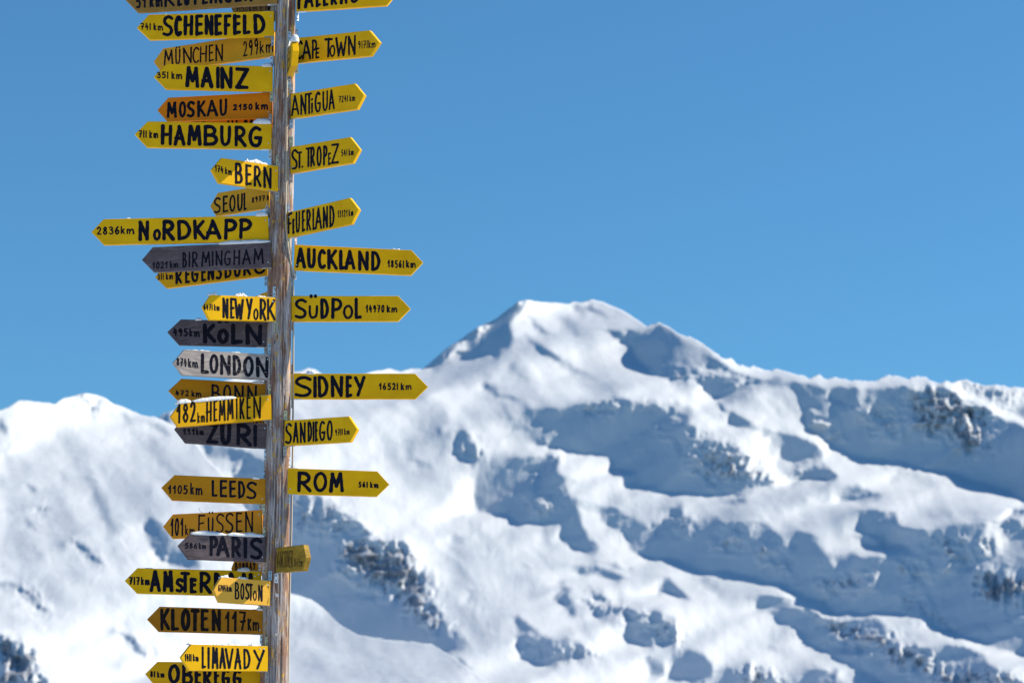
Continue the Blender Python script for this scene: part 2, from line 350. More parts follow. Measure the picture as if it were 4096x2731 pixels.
ROCKS_B = [
    ('R4', [(420, 440), (560, 370), (680, 430), (820, 440), (900, 600), (940, 700), (1030, 850), (1110, 960), (960, 975), (830, 860), (760, 740), (650, 700), (560, 650), (400, 600)], 1.),
    ('R4', [(110, 140), (400, 170), (520, 300), (430, 420), (300, 370), (140, 350)], .55),
    ('R3', [(1640, 560), (1900, 560), (2100, 680), (2150, 950), (2030, 970), (1900, 900), (1850, 840), (1720, 830), (1660, 750)], .85),
    ('R3', [(1020, 750), (1160, 780), (1180, 850), (1050, 850)], .9),
    ('R3', [(1280, 650), (1600, 620), (1640, 900), (1400, 850)], .35),
    ('R3', [(230, 830), (620, 950), (850, 1120), (700, 1160), (400, 1160), (330, 1020)], .6),
    ('R2', [(1780, 560), (2030, 600), (1900, 660), (1800, 620)], .6),
    ('R2', [(1300, 830), (1500, 780), (1560, 820), (1350, 880)], .7),
    ('R2', [(1700, 800), (1850, 800), (1780, 860)], .4),
    ('R2', [(1760, 960), (2100, 1040), (2352, 1150), (2250, 1330), (2050, 1300), (1950, 1150)], .5),
    ('R2', [(980, 1400), (1120, 1380), (1130, 1460), (1000, 1470)], .8),
    ('R5', [(1070, 895), (1500, 1000), (1760, 1140), (1770, 1215), (2250, 1240), (2420, 1320), (1880, 1330), (1700, 1230), (1380, 1080), (1130, 1020)], 1.),
    ('R5', [(2050, 590), (2500, 640), (2500, 790), (2170, 800), (2060, 760)], .95),
    ('R5', [(1590, 780), (1720, 800), (1920, 970), (1700, 890)], .7),
    ('R5', [(1020, 660), (1400, 590), (1450, 720), (1060, 760)], .55),
    ('R5', [(1740, 420), (1950, 400), (2030, 540), (1900, 590)], .7),
    ('R5', [(1570, 580), (1730, 600), (1720, 650), (1600, 620)], .9),
    ('R5', [(2080, 440), (2190, 430), (2180, 490), (2100, 490)], .8),
    ('R5', [(160, 260), (260, 280), (230, 360), (170, 330)], .8),
    ('R5', [(500, 340), (640, 360), (600, 450), (380, 450)], .55),
    ('R5', [(700, 440), (770, 430), (750, 500), (710, 500)], .9),
    ('R5', [(730, 530), (880, 560), (860, 600), (750, 580)], .7),
    ('R4', [(1620, 1050), (2040, 1120), (2000, 1160), (1700, 1150)], .65),
    ('R4', [(1950, 700), (2120, 760), (2352, 900), (2300, 960), (2130, 870), (1960, 830)], .55),
    ('R4', [(1620, 160), (1740, 160), (1720, 220), (1620, 215)], .9),
    ('R5', [(0, 880), (180, 990), (190, 1040), (40, 1040)], .9),
    ('R5', [(560, 1220), (700, 1210), (820, 1300), (560, 1330)], .95),
    ('R2', [(560, 1060), (640, 1090), (620, 1150), (570, 1120)], .7),
    ('R4', [(940, 630), (1020, 640), (1030, 710), (950, 690)], .5),
    ('R4', [(1200, 740), (1280, 740), (1300, 860), (1210, 830)], .3),
    ('R3', [(1930, 520), (2100, 530), (2352, 570), (2352, 640), (2060, 610)], .5),
    ('R3', [(80, 380), (200, 440), (320, 440), (300, 500), (120, 480)], .5),
]
ROCKS_A = [
    ('L2', [(-50, 1170), (100, 1230), (200, 1270), (290, 1340), (270, 1430), (400, 1620), (-50, 1620)], 1.),
    ('L2', [(150, 780), (230, 800), (320, 930), (390, 990), (330, 960), (190, 870)], .9),
    ('L1', [(600, 170), (800, 200), (860, 280), (740, 260)], .6),
    ('L1', [(330, 1085), (400, 1100), (385, 1135), (340, 1125)], .7),
    ('L2', [(620, 400), (700, 500), (790, 560), (760, 590), (690, 530), (630, 460)], .55),
]
SKY_B = [('F', [(-300, 2150), (300, 1900), (560, 1740)]), ('F', [(650, 1658), (700, 1640), (780, 1590), (880, 1530), (940, 1512), (1040, 1518), (1130, 1500), (1205, 1482), (1230, 1470), (1262, 1478), (1290, 1496), (1420, 1500), (1500, 1485)]),
         ('R2', [(90, 590), (160, 605), (230, 583), (295, 588), (460, 452), (600, 358), (760, 268), (850, 198), (900, 165), (970, 155), (1040, 172), (1150, 175), (1215, 186), (1245, 168), (1300, 178), (1355, 157), (1430, 170), (1560, 225), (1650, 285), (1703, 325), (1740, 312), (1785, 300), (1830, 325)]),
         ('R3', [(120, 170), (200, 215), (330, 275), (450, 350), (560, 400), (635, 425), (655, 405), (740, 430), (830, 455), (860, 452), (900, 470), (950, 462), (1010, 490), (1070, 480), (1110, 500), (1160, 490), (1220, 510), (1280, 520), (1330, 510), (1440, 508), (1500, 478), (1560, 488), (1620, 510), (1650, 485), (1700, 490), (1740, 482), (1820, 520), (1900, 525), (1960, 512), (2000, 500), (2060, 520), (2110, 530), (2170, 525), (2220, 545), (2290, 535), (2352, 550), (2600, 600), (3200, 500)])]
SKY_A = [('L1', [(-800, 460), (-300, 330), (0, 285), (80, 255), (150, 205), (230, 208), (330, 225), (440, 240), (520, 195), (600, 165), (690, 148), (780, 160), (850, 180), (900, 215), (1000, 260), (1150, 320), (1270, 350), (1400, 400), (1500, 480), (1600, 560), (1700, 690), (1800, 790), (1900, 960), (2000, 1080), (2150, 1250)]),
         ('R4', [(20, 690), (100, 740), (230, 775), (300, 830), (370, 905), (430, 950), (520, 1000), (700, 1030), (860, 1045), (980, 1060), (1130, 1150), (1300, 1270), (1500, 1400), (2000, 1620)])]

GS, GE = 0.0008, 0.0008
s_ax = np.arange(-0.265, 0.275, GS)
e_ax = np.arange(0.018, 0.236, GE)
SG, EG = np.meshgrid(s_ax, e_ax)       # rows: elevation


def poly_se(c, pts):
    a = np.array([ray(*full(c, x, y)) for x, y in pts])
    return a


def raster(poly, soft=0.0007, wob=0):
    """coverage of a polygon on the grid with a slightly irregular, soft edge"""
    X = SG + wob * fbm(SG / .005, EG / .005, 91, 4, .6)
    Y = EG + wob * fbm(SG / .005, EG / .005, 47, 4, .6)
    inside = np.zeros(SG.shape, bool)
    dist = np.full(SG.shape, 1e9)
    n = len(poly)
    for i in range(n):
        x1, y1 = poly[i]; x2, y2 = poly[(i + 1) % n]
        if y1 != y2:
            cond = ((y1 > Y) != (y2 > Y)) & (X < (x2 - x1) * (Y - y1) / (y2 - y1) + x1)
            inside ^= cond
        dx, dy = x2 - x1, y2 - y1
        t = np.clip(((X - x1) * dx + (Y - y1) * dy) / (dx * dx + dy * dy + 1e-18), 0, 1)
        dist = np.minimum(dist, np.hypot(X - x1 - t * dx, Y - y1 - t * dy))
    sd_ = np.where(inside, dist, -dist)
    return np.clip(0.5 + sd_ / soft * 0.5, 0, 1)


def crest(parts):
    pts = np.concatenate([poly_se(c, p) for c, p in parts])
    return pts[:, 0], pts[:, 1]


def solve(faces, base_c, q0, qe0, rock):
    T = np.full(SG.shape, base_c)
    T += 0.10 * fbm(SG / .030, EG / .020, 5, 3)
    for c, val, pts in faces:
        w = raster(poly_se(c, pts), soft=.0007 if val < .1 else (.0045 if len(pts) > 3 and val > .17 else .002), wob=.0009 if val < .1 else .0016)
        T = T * (1 - w) + val * w
    lx, ly, lz = SUN
    ny, nx = SG.shape
    q = None
    # spurs and runnels down the open slopes, ribs in the shaded faces
    u_ = SG * .75 + EG * .66; v_ = -SG * .66 + EG * .75
    wv = .004 * fbm(SG / .02, EG / .02, 71, 2)
    rib = fbm((u_ + wv) / .0075, (v_) / .030, 81, 4, .55, True) - .35
    T = T + np.where(T > .1, .08, .02) * np.clip(rib, -1.6, 1.4) + .025 * fbm(SG / .0032, EG / .0032, 85, 2)
    crag = fbm((u_ + wv) / .0042, v_ / .010, 95, 4, .6, True)
    T = T + .08 * rock * np.clip(crag, -1.5, 1.5)
    for lev, (k, iters, cg) in enumerate(((8, 6, 150), (4, 5, 120), (2, 4, 100), (1, 3, 100))):
        hs, he = GS * k, GE * k
        my, mx = ny // k, nx // k

        def down(a): return a[:my * k, :mx * k].reshape(my, k, mx, k).mean((1, 3))
        s_, e_g, t_, q0_ = down(SG), down(EG), down(T), down(q0)
        if q is None:
            q = q0_.copy()
        else:
            # bilinear upsample of the correction
            d = q - q0p
            yy = np.clip((np.arange(my) + .5) / 2 - .5, 0, d.shape[0] - 1.001); xx = np.clip((np.arange(mx) + .5) / 2 - .5, 0, d.shape[1] - 1.001)
            yi = yy.astype(int); xi = xx.astype(int); fy = (yy - yi)[:, None]; fx = (xx - xi)[None]
            d = (d[yi][:, xi] * (1 - fx) + d[yi][:, xi + 1] * fx) * (1 - fy) + (d[yi + 1][:, xi] * (1 - fx) + d[yi + 1][:, xi + 1] * fx) * fy
            q = q0_ + d
        q0p = q0_
        a = lx - s_ * ly; b = lz - e_g * ly

        def ds(q): r = np.zeros_like(q); r[:, :-1] = (q[:, 1:] - q[:, :-1]) / hs; return r
        def de(q): r = np.zeros_like(q); r[:-1] = (q[1:] - q[:-1]) / he; return r
        def dsT(r): o = np.zeros_like(r); o[:, 1:] += r[:, :-1]; o[:, :-1] -= r[:, :-1]; return o / hs
        def deT(r): o = np.zeros_like(r); o[1:] += r[:-1]; o[:-1] -= r[:-1]; return o / he
        def lap(q):
            r = np.zeros_like(q)
            r[1:-1, 1:-1] = q[1:-1, 2:] + q[1:-1, :-2] + q[2:, 1:-1] + q[:-2, 1:-1] - 4 * q[1:-1, 1:-1]
            return r
        w2s, w2e, w3, w4 = .05, .03, .005 / hs ** 2, 1.0
        low = 0
        for it in range(iters):
            qs, qe = ds(q), de(q)
            nn = np.sqrt(qs ** 2 + (1 + s_ * qs + e_g * qe) ** 2 + qe ** 2)
            nn = np.minimum(nn, 9)
            rhs1 = ly + t_ * nn
            low = .6 * low + np.where(qe < .5, 0.8, 0.0)
            wa = np.where(t_ < -.03, 8.0, 1.0)
            wa = np.where((t_ < 0) & ((a * qs + b * qe - ly) / nn < t_), .15, wa)   # a face already in shade may stay so

            def A(q):
                g = wa * (a * ds(q) + b * de(q))
                return dsT(a * g + w2s * ds(q)) + deT(b * g + (w2e + low) * de(q)) + w3 * lap(lap(q)) + w4 * q
            B = dsT(wa * a * rhs1) + deT(wa * b * rhs1 + w2e * qe0 + low * 1.0) + w4 * q0_
            B0 = (B * B).sum()
            r = B - A(q); p = r.copy(); rr = (r * r).sum()
            for k_ in range(cg):
                Ap = A(p); al = rr / (p * Ap).sum()
                q = q + al * p; r = r - al * Ap; r2 = (r * r).sum()
                if r2 < 1e-9 * B0: break
                p = r + (r2 / rr) * p; rr = r2
    qs, qe = ds(q), de(q)
    nn = np.sqrt(qs ** 2 + (1 + SG * qs + EG * qe) ** 2 + qe ** 2)
    c = (a * qs + b * qe - ly) / nn
    return q, c, T


def bil(G, s, e):
    x = np.clip((s - s_ax[0]) / GS, 0, len(s_ax) - 1.001); y = np.clip((e - e_ax[0]) / GE, 0, len(e_ax) - 1.001)
    xi = x.astype(int); yi = y.astype(int); fx = x - xi; fy = y - yi
    return (G[yi, xi] * (1 - fx) + G[yi, xi + 1] * fx) * (1 - fy) + (G[yi + 1, xi] * (1 - fx) + G[yi + 1, xi + 1] * fx) * fy
def snow_material(name, rock=True):
    m, t, b = new_mat(name)
    b.inputs['Roughness'].default_value = .62
    b.inputs['Specular IOR Level'].default_value = .25
    geo = N(t, 'ShaderNodeNewGeometry')
    n1 = N(t, 'ShaderNodeTexNoise', Scale=.011, Detail=7.0, Roughness=.62)
    t.links.new(geo.outputs['Position'], n1.inputs['Vector'])
    base = mix(t, ramp(t, n1.outputs['Fac'], [(.3, 0.0), (.7, 1.0)]), (.535, .59, .685), (.575, .62, .705))
    if rock:
        at_ = N(t, 'ShaderNodeAttribute', attribute_name='rock')
        mp = N(t, 'ShaderNodeMapping')
        mp.inputs['Scale'].default_value = (.05, .05, .034)
        t.links.new(geo.outputs['Position'], mp.inputs['Vector'])
        n2 = N(t, 'ShaderNodeTexNoise', Scale=1.0, Detail=9.0, Roughness=.68)
        t.links.new(mp.outputs[0], n2.inputs['Vector'])
        md = N(t, 'ShaderNodeMath', operation='MULTIPLY_ADD')
        md.inputs[1].default_value = .30
        t.links.new(at_.outputs['Fac'], md.inputs[0])
        t.links.new(n2.outputs['Fac'], md.inputs[2])
        msk = ramp(t, md.outputs[0], [(.69, 0.0), (.79, .85)])
        n3 = N(t, 'ShaderNodeTexNoise', Scale=.05, Detail=5.0, Roughness=.7)
        t.links.new(geo.outputs['Position'], n3.inputs['Vector'])
        rc = mix(t, n3.outputs['Fac'], (.095, .108, .15), (.25, .27, .33))
        base = mix(t, msk, base, rc)
    # unseen forest-dark colour, added so the valley bounces less light onto the mountains
    sx = N(t, 'ShaderNodeSeparateXYZ')
    t.links.new(geo.outputs['Position'], sx.inputs[0])
    if rock:
        v = N(t, 'ShaderNodeMath', operation='MULTIPLY_ADD')
        v.inputs[1].default_value = -120.0
        t.links.new(n1.outputs['Fac'], v.inputs[0]); t.links.new(sx.outputs['Z'], v.inputs[2])
        fm = N(t, 'ShaderNodeMapRange')
        fm.inputs[1].default_value = 195.0; fm.inputs[2].default_value = 165.0
        t.links.new(v.outputs[0], fm.inputs[0])
    else:
        ln = N(t, 'ShaderNodeVectorMath', operation='LENGTH')
        t.links.new(geo.outputs['Position'], ln.inputs[0])
        v = N(t, 'ShaderNodeMath', operation='MULTIPLY_ADD')
        v.inputs[1].default_value = 200.0
        t.links.new(n1.outputs['Fac'], v.inputs[0]); t.links.new(ln.outputs['Value'], v.inputs[2])
        fm = N(t, 'ShaderNodeMapRange')
        fm.inputs[1].default_value = 480.0; fm.inputs[2].default_value = 560.0
        t.links.new(v.outputs[0], fm.inputs[0])
    n4 = N(t, 'ShaderNodeTexNoise', Scale=.12, Detail=4.0)
    t.links.new(geo.outputs['Position'], n4.inputs['Vector'])
    base = mix(t, fm.outputs[0], base, mix(t, ramp(t, n4.outputs['Fac'], [(.45, 0.), (.65, 1.)]), (.018, .028, .018), (.06, .075, .06)))
    t.links.new(base, b.inputs['Base Color'])
    # fall-line runnels and wind crust
    mg = N(t, 'ShaderNodeMapping'); mg.inputs['Scale'].default_value = (.030, .016, .007); mg.inputs['Rotation'].default_value = (0, .5, 0)
    t.links.new(geo.outputs['Position'], mg.inputs['Vector'])
    n5 = N(t, 'ShaderNodeTexNoise', Scale=1.0, Detail=6.0, Roughness=.62, Distortion=.6)
    t.links.new(mg.outputs[0], n5.inputs['Vector'])
    ad = N(t, 'ShaderNodeMath', operation='ADD')
    t.links.new(n1.outputs['Fac'], ad.inputs[0]); t.links.new(n5.outputs['Fac'], ad.inputs[1])
    bp = N(t, 'ShaderNodeBump', Strength=.32, Distance=5.0)
    t.links.new(ad.outputs[0], bp.inputs['Height'])
    t.links.new(bp.outputs[0], b.inputs['Normal'])
    return m


def rock_map(polys):
    R = np.zeros(SG.shape)
    for c, pts, v in polys:
        R = np.maximum(R, v * raster(poly_se(c, pts), soft=.004, wob=.0012))
    return R


def build_mountain(name, faces, base_c, q0, qe0, sky_parts, rocks, e_bot, seed, mat):
    R = rock_map(rocks)
    q, c, T = solve(faces, base_c, q0, qe0, R)
    cs, ce = crest(sky_parts)
    cols = np.arange(-.258, .268, .0006)
    nc = len(cols); nr = 360
    top = np.interp(cols, cs, ce)
    top = top + .00012 * fbm(cols / .0016, cols * 0 + 3.3, seed, 3) + .00025 * fbm(cols / .006, cols * 0 + 8.3, seed + 5, 3)
    if seed == 11:      # the broken right-hand crest
        cr = np.clip((cols - .045) / .03, 0, 1)
        top = top + cr * (.0009 * fbm(cols / .0075, cols * 0 + 1.3, 301, 4, .5, True) + .00010 * fbm(cols / .0014, cols * 0 + 2.3, 305, 2) - .0004)
    top = np.maximum(top, e_bot + .004)
    t = np.linspace(0, 1, nr)[:, None]
    E = e_bot + (top[None] - e_bot) * t
    Sx = np.broadcast_to(cols[None], E.shape)
    Q = bil(q, Sx, E)
    rk = bil(R, Sx, E)
    # gullies and wind-packed drifts
    wx = Sx + .003 * fbm(Sx / .02, E / .02, seed + 31, 2); wy = E
    Q = Q + .0005 * fbm(wx / .014, wy / .016, seed, 4, .42) + .00006 * fbm(wx / .0022, wy / .004, seed + 7, 3)
    Q = Q - (.00006 + .0024 * rk) * fbm(wx / .0045, wy / .006, seed + 3, 4, .55, True)
    D = np.exp(Q)
    X = CAM.x + D * Sx; Y = CAM.y + D; Z = CAM.z + D * E
    # the back of the mountain
    bk = []
    for i in range(1, 15):
        d = (i ** 1.35) * 40.0
        drop = d * (.62 + .1 * fbm(cols / .01, cols * 0 + i * .35, seed + 11, 3))
        Db = D[-1] + d
        bk.append(np.stack([CAM.x + Db * cols, CAM.y + Db, Z[-1] - drop], 1))
    P = np.stack([X, Y, Z], 2)
    P = np.concatenate([P, np.stack(bk)], 0)
    rk = np.concatenate([rk, np.zeros((14, nc))], 0)
    nrt = P.shape[0]
    idx = np.arange(nrt * nc).reshape(nrt, nc)
    f = np.stack([idx[:-1, :-1], idx[:-1, 1:], idx[1:, 1:], idx[1:, :-1]], 2).reshape(-1, 4)
    me = bpy.data.meshes.new(name)
    me.vertices.add(nrt * nc)
    me.vertices.foreach_set('co', P.reshape(-1).astype(np.float32))
    me.loops.add(f.size)
    me.loops.foreach_set('vertex_index', f.reshape(-1).astype(np.int32))
    me.polygons.add(len(f))
    me.polygons.foreach_set('loop_start', (np.arange(len(f)) * 4).astype(np.int32))
    me.update(calc_edges=True)
    me.polygons.foreach_set('use_smooth', np.ones(len(f), bool))
    at_ = me.attributes.new('rock', 'FLOAT', 'POINT')
    at_.data.foreach_set('value', rk.reshape(-1).astype(np.float32))
    o = link(name, me, mat)
    tag(o, kind='structure')
    return o


snow_rock = snow_material('snow_and_rock')
build_mountain('mountain', FACES_B, .53, np.log(5600) + (EG - .09) * 2.85, 2.85, SKY_B, ROCKS_B, .05, 11, snow_rock)
build_mountain('mountain', FACES_A, .50, np.log(3600) + (EG - .09) * 3.46, 3.46, SKY_A, ROCKS_A, .0185, 23, snow_rock)


def snow_ground():
    """one snow field from behind the camera to the foot of the mountains"""
    r = np.concatenate([[0], np.geomspace(2, 9000, 90)])
    a = np.linspace(0, 2 * math.pi, 129)[:-1]
    R, A_ = np.meshgrid(r, a, indexing='ij')
    X = R * np.cos(A_); Y = 12 + R * np.sin(A_)
    Z = .10 * fbm(X / 6, Y / 6, 3, 3) + 3.0 * fbm(X / 160, Y / 160, 9, 3) * np.clip(R / 200 - .1, 0, 1)
    far = np.clip((R - 600) / 2500, 0, 1)
    Z = Z - .10 * np.clip((Y - 30), 0, 1800) * (Y > 30) * .35 * (1 - far) + 0
    Z = Z + 40 * far
    nr, na = R.shape
    me = bpy.data.meshes.new('snow_ground')
    vs_ = np.stack([X, Y, Z], 2).reshape(-1, 3)
    fs = [(i * na + j, (i + 1) * na + j, (i + 1) * na + (j + 1) % na, i * na + (j + 1) % na) for i in range(nr - 1) for j in range(na)]
    me.from_pydata(vs_.tolist(), [], fs)
    me.polygons.foreach_set('use_smooth', np.ones(len(fs), bool))
    me.update()
    return tag(link('snow_ground', me, snow_material('snow_field', False)), kind='structure')


snow_ground()
# ------------------------------------------------------------------ materials for the near things
def wood_paint(name, c1, c2, grain=.25, rough=.5, worn=.0, under=(.20, .16, .13), knots=0.0):
    """painted (or bare) spruce board; grain runs along the board"""
    m, t, b = new_mat(name)
    b.inputs['Roughness'].default_value = rough
    b.inputs['Specular IOR Level'].default_value = .13
    tc = N(t, 'ShaderNodeTexCoord')
    oi = N(t, 'ShaderNodeObjectInfo')
    ofs = N(t, 'ShaderNodeMath', operation='MULTIPLY')
    ofs.inputs[1].default_value = 37.0
    t.links.new(oi.outputs['Random'], ofs.inputs[0])
    cmb = N(t, 'ShaderNodeCombineXYZ')
    for i in range(3):
        t.links.new(ofs.outputs[0], cmb.inputs[i])
    add = N(t, 'ShaderNodeVectorMath', operation='ADD')
    t.links.new(tc.outputs['Object'], add.inputs[0]); t.links.new(cmb.outputs[0], add.inputs[1])
    mp = N(t, 'ShaderNodeMapping'); mp.inputs['Scale'].default_value = (1.6, 30.0, 60.0)
    t.links.new(add.outputs[0], mp.inputs['Vector'])
    warp = N(t, 'ShaderNodeTexNoise', Scale=5.0, Detail=2.0)
    t.links.new(add.outputs[0], warp.inputs['Vector'])
    wm = mix(t, .06, mp.outputs[0], warp.outputs['Color'], 'ADD')
    wsc = N(t, 'ShaderNodeVectorMath', operation='MULTIPLY_ADD')
    wsc.inputs[1].default_value = (0.0, 4.0, 9.0)
    t.links.new(warp.outputs['Color'], wsc.inputs[0]); t.links.new(mp.outputs[0], wsc.inputs[2])
    g = N(t, 'ShaderNodeTexNoise', Scale=1.0, Detail=6.0, Roughness=.6)
    t.links.new(wsc.outputs[0], g.inputs['Vector'])
    gr = ramp(t, g.outputs['Fac'], [(.34, 0.0), (.66, 1.0)])
    blot = N(t, 'ShaderNodeTexNoise', Scale=9.0, Detail=5.0, Roughness=.6)
    t.links.new(add.outputs[0], blot.inputs['Vector'])
    base = mix(t, ramp(t, blot.outputs['Fac'], [(.3, 0.0), (.7, 1.0)]), c1, c2)
    dark = tuple(v * (1 - grain) for v in c1)
    gf = N(t, 'ShaderNodeMath', operation='MULTIPLY'); gf.inputs[1].default_value = min(1, grain * 2.2)
    t.links.new(gr, gf.inputs[0])
    col = mix(t, gf.outputs[0], base, dark)
    if knots:
        vo = N(t, 'ShaderNodeTexVoronoi', Scale=3.2)
        kmp = N(t, 'ShaderNodeMapping'); kmp.inputs['Scale'].default_value = (1.0, .3, 1.7)
        t.links.new(add.outputs[0], kmp.inputs['Vector']); t.links.new(kmp.outputs[0], vo.inputs['Vector'])
        kf = ramp(t, vo.outputs['Distance'], [(.035, knots), (.075, 0.0)])
        col = mix(t, kf, col, tuple(v * .3 for v in c1))
    if worn > 0:
        wn = N(t, 'ShaderNodeTexNoise', Scale=1.0, Detail=8.0, Roughness=.7)
        wmp = N(t, 'ShaderNodeMapping'); wmp.inputs['Scale'].default_value = (9.0, 20.0, 34.0)
        t.links.new(add.outputs[0], wmp.inputs['Vector']); t.links.new(wmp.outputs[0], wn.inputs['Vector'])
        wf = ramp(t, wn.outputs['Fac'], [(.70 - worn * .16, 0.0), (.76 - worn * .16, .8)])
        col = mix(t, wf, col, under)
    t.links.new(col, b.inputs['Base Color'])
    bp = N(t, 'ShaderNodeBump', Strength=.35, Distance=.0012 + .002 * grain)
    t.links.new(g.outputs['Fac'], bp.inputs['Height'])
    t.links.new(bp.outputs[0], b.inputs['Normal'])
    rr = ramp(t, blot.outputs['Fac'], [(.3, rough - .08), (.7, rough + .14)])
    t.links.new(rr, b.inputs['Roughness'])
    return m


def ink_mat(name, col=(.006, .007, .016), show=None, amount=0.0):
    m, t, b = new_mat(name)
    b.inputs['Roughness'].default_value = .42
    b.inputs['Specular IOR Level'].default_value = .08
    tc = N(t, 'ShaderNodeTexCoord')
    n = N(t, 'ShaderNodeTexNoise', Scale=40.0, Detail=4.0)
    t.links.new(tc.outputs['Object'], n.inputs['Vector'])
    c = mix(t, n.outputs['Fac'], col, tuple(v * 2.2 for v in col))
    if show:
        mp = N(t, 'ShaderNodeMapping'); mp.inputs['Scale'].default_value = (22.0, 10.0, 150.0)
        t.links.new(tc.outputs['Object'], mp.inputs['Vector'])
        n2 = N(t, 'ShaderNodeTexNoise', Scale=1.0, Detail=5.0, Roughness=.7)
        t.links.new(mp.outputs[0], n2.inputs['Vector'])
        c = mix(t, ramp(t, n2.outputs['Fac'], [(.66 - amount * .14, 0.0), (.74 - amount * .14, .75)]), c, show)
    t.links.new(c, b.inputs['Base Color'])
    t.links.new(ramp(t, n.outputs['Fac'], [(.3, .34), (.7, .6)]), b.inputs['Roughness'])
    return m


def metal_mat(name, col, rough=.38):
    m, t, b = new_mat(name)
    b.inputs['Metallic'].default_value = .75
    tc = N(t, 'ShaderNodeTexCoord')
    n = N(t, 'ShaderNodeTexNoise', Scale=55.0, Detail=4.0)
    t.links.new(tc.outputs['Object'], n.inputs['Vector'])
    t.links.new(mix(t, n.outputs['Fac'], tuple(v * .75 for v in col), col), b.inputs['Base Color'])
    t.links.new(ramp(t, n.outputs['Fac'], [(.3, rough - .08), (.7, rough + .15)]), b.inputs['Roughness'])
    return m


YEL = dict(
    yellow=wood_paint('yellow_paint', (0.81, 0.455, 0.0012), (0.66, 0.345, 0.0015), .16, .50, .14, (0.484, 0.290, 0.0264)),
    yellow2=wood_paint('yellow_paint_dull', (0.722, 0.370, 0.0018), (0.651, 0.326, 0.0026), .14, .52, .15, (0.370, 0.229, 0.0440)),
    ochre=wood_paint('ochre_paint', (0.774, 0.387, 0.0246), (0.686, 0.326, 0.0176), .18, .55, .18, (0.396, 0.211, 0.0528), .5),
    pale=wood_paint('pale_ochre_paint', (0.757, 0.414, 0.0528), (0.669, 0.352, 0.0396), .20, .55, .30, (0.440, 0.290, 0.1232), .5),
    orange=wood_paint('orange_paint', (0.739, 0.220, 0.0035), (0.669, 0.185, 0.0026), .14, .5, .12, (0.352, 0.132, 0.0264)),
    peach=wood_paint('peach_paint', (0.774, 0.308, 0.0176), (0.704, 0.264, 0.0132), .14, .5, .12, (0.422, 0.194, 0.0528), .4),
    mustard=wood_paint('mustard_varnish', (0.581, 0.242, 0.0053), (0.458, 0.180, 0.0044), .30, .45, .22, (0.194, 0.088, 0.0176), .6),
    amber=wood_paint('amber_varnish', (0.440, 0.176, 0.0053), (0.317, 0.123, 0.0035), .30, .45, .22, (0.158, 0.070, 0.0176), .6),
    brown=wood_paint('brown_varnish', (0.352, 0.189, 0.0396), (0.264, 0.132, 0.0264), .35, .5, .3, (0.141, 0.088, 0.0440), .6),
    grey=wood_paint('weathered_grey_wood', (0.175, 0.135, 0.145), (0.095, 0.072, 0.082), .60, .75, .35, (0.211, 0.150, 0.0968), 1.0),
    light=wood_paint('pale_grey_wood', (0.52, 0.45, 0.41), (0.40, 0.34, 0.31), .50, .7, .25, (0.405, 0.317, 0.1760), .9),
    olive=wood_paint('bare_yellowed_wood', (0.440, 0.264, 0.0308), (0.334, 0.202, 0.0246), .50, .62, .25, (0.194, 0.132, 0.0616), 1.0),
)
INK = dict(std=ink_mat('black_brush_paint', (.0035, .0035, .009)),
           worn=ink_mat('worn_black_paint', (.004, .004, .009), show=(.12, .09, .08), amount=.35),
           wornlight=ink_mat('worn_black_paint_pale', (.004, .004, .009), show=(.42, .34, .26), amount=.55),
           brush=ink_mat('thin_black_paint', (.006, .004, .004), show=(.06, .03, .008), amount=.35))
METAL = [metal_mat('bright_zinc', (.66, .72, .78)), metal_mat('blue_zinc', (.40, .52, .62)),
         metal_mat('yellow_zinc', (.58, .54, .34)), metal_mat('pink_zinc', (.62, .44, .38)),
         metal_mat('dull_zinc', (.48, .46, .43), .5)]
SCREW = metal_mat('screw_steel', (.22, .19, .15), .45)


def fallen_snow():
    m, t, b = new_mat('fallen_snow')
    b.inputs['Base Color'].default_value = (.70, .71, .73, 1)
    b.inputs['Roughness'].default_value = .7
    b.inputs['Subsurface Weight'].default_value = .25
    b.inputs['Subsurface Radius'].default_value = (.02, .025, .03)
    b.inputs['Subsurface Scale'].default_value = .3
    tc = N(t, 'ShaderNodeTexCoord')
    n = N(t, 'ShaderNodeTexNoise', Scale=140.0, Detail=4.0, Roughness=.7)
    t.links.new(tc.outputs['Object'], n.inputs['Vector'])
    bp = N(t, 'ShaderNodeBump', Strength=.6, Distance=.003)
    t.links.new(n.outputs['Fac'], bp.inputs['Height'])
    t.links.new(bp.outputs[0], b.inputs['Normal'])
    return m


SNOW = fallen_snow()


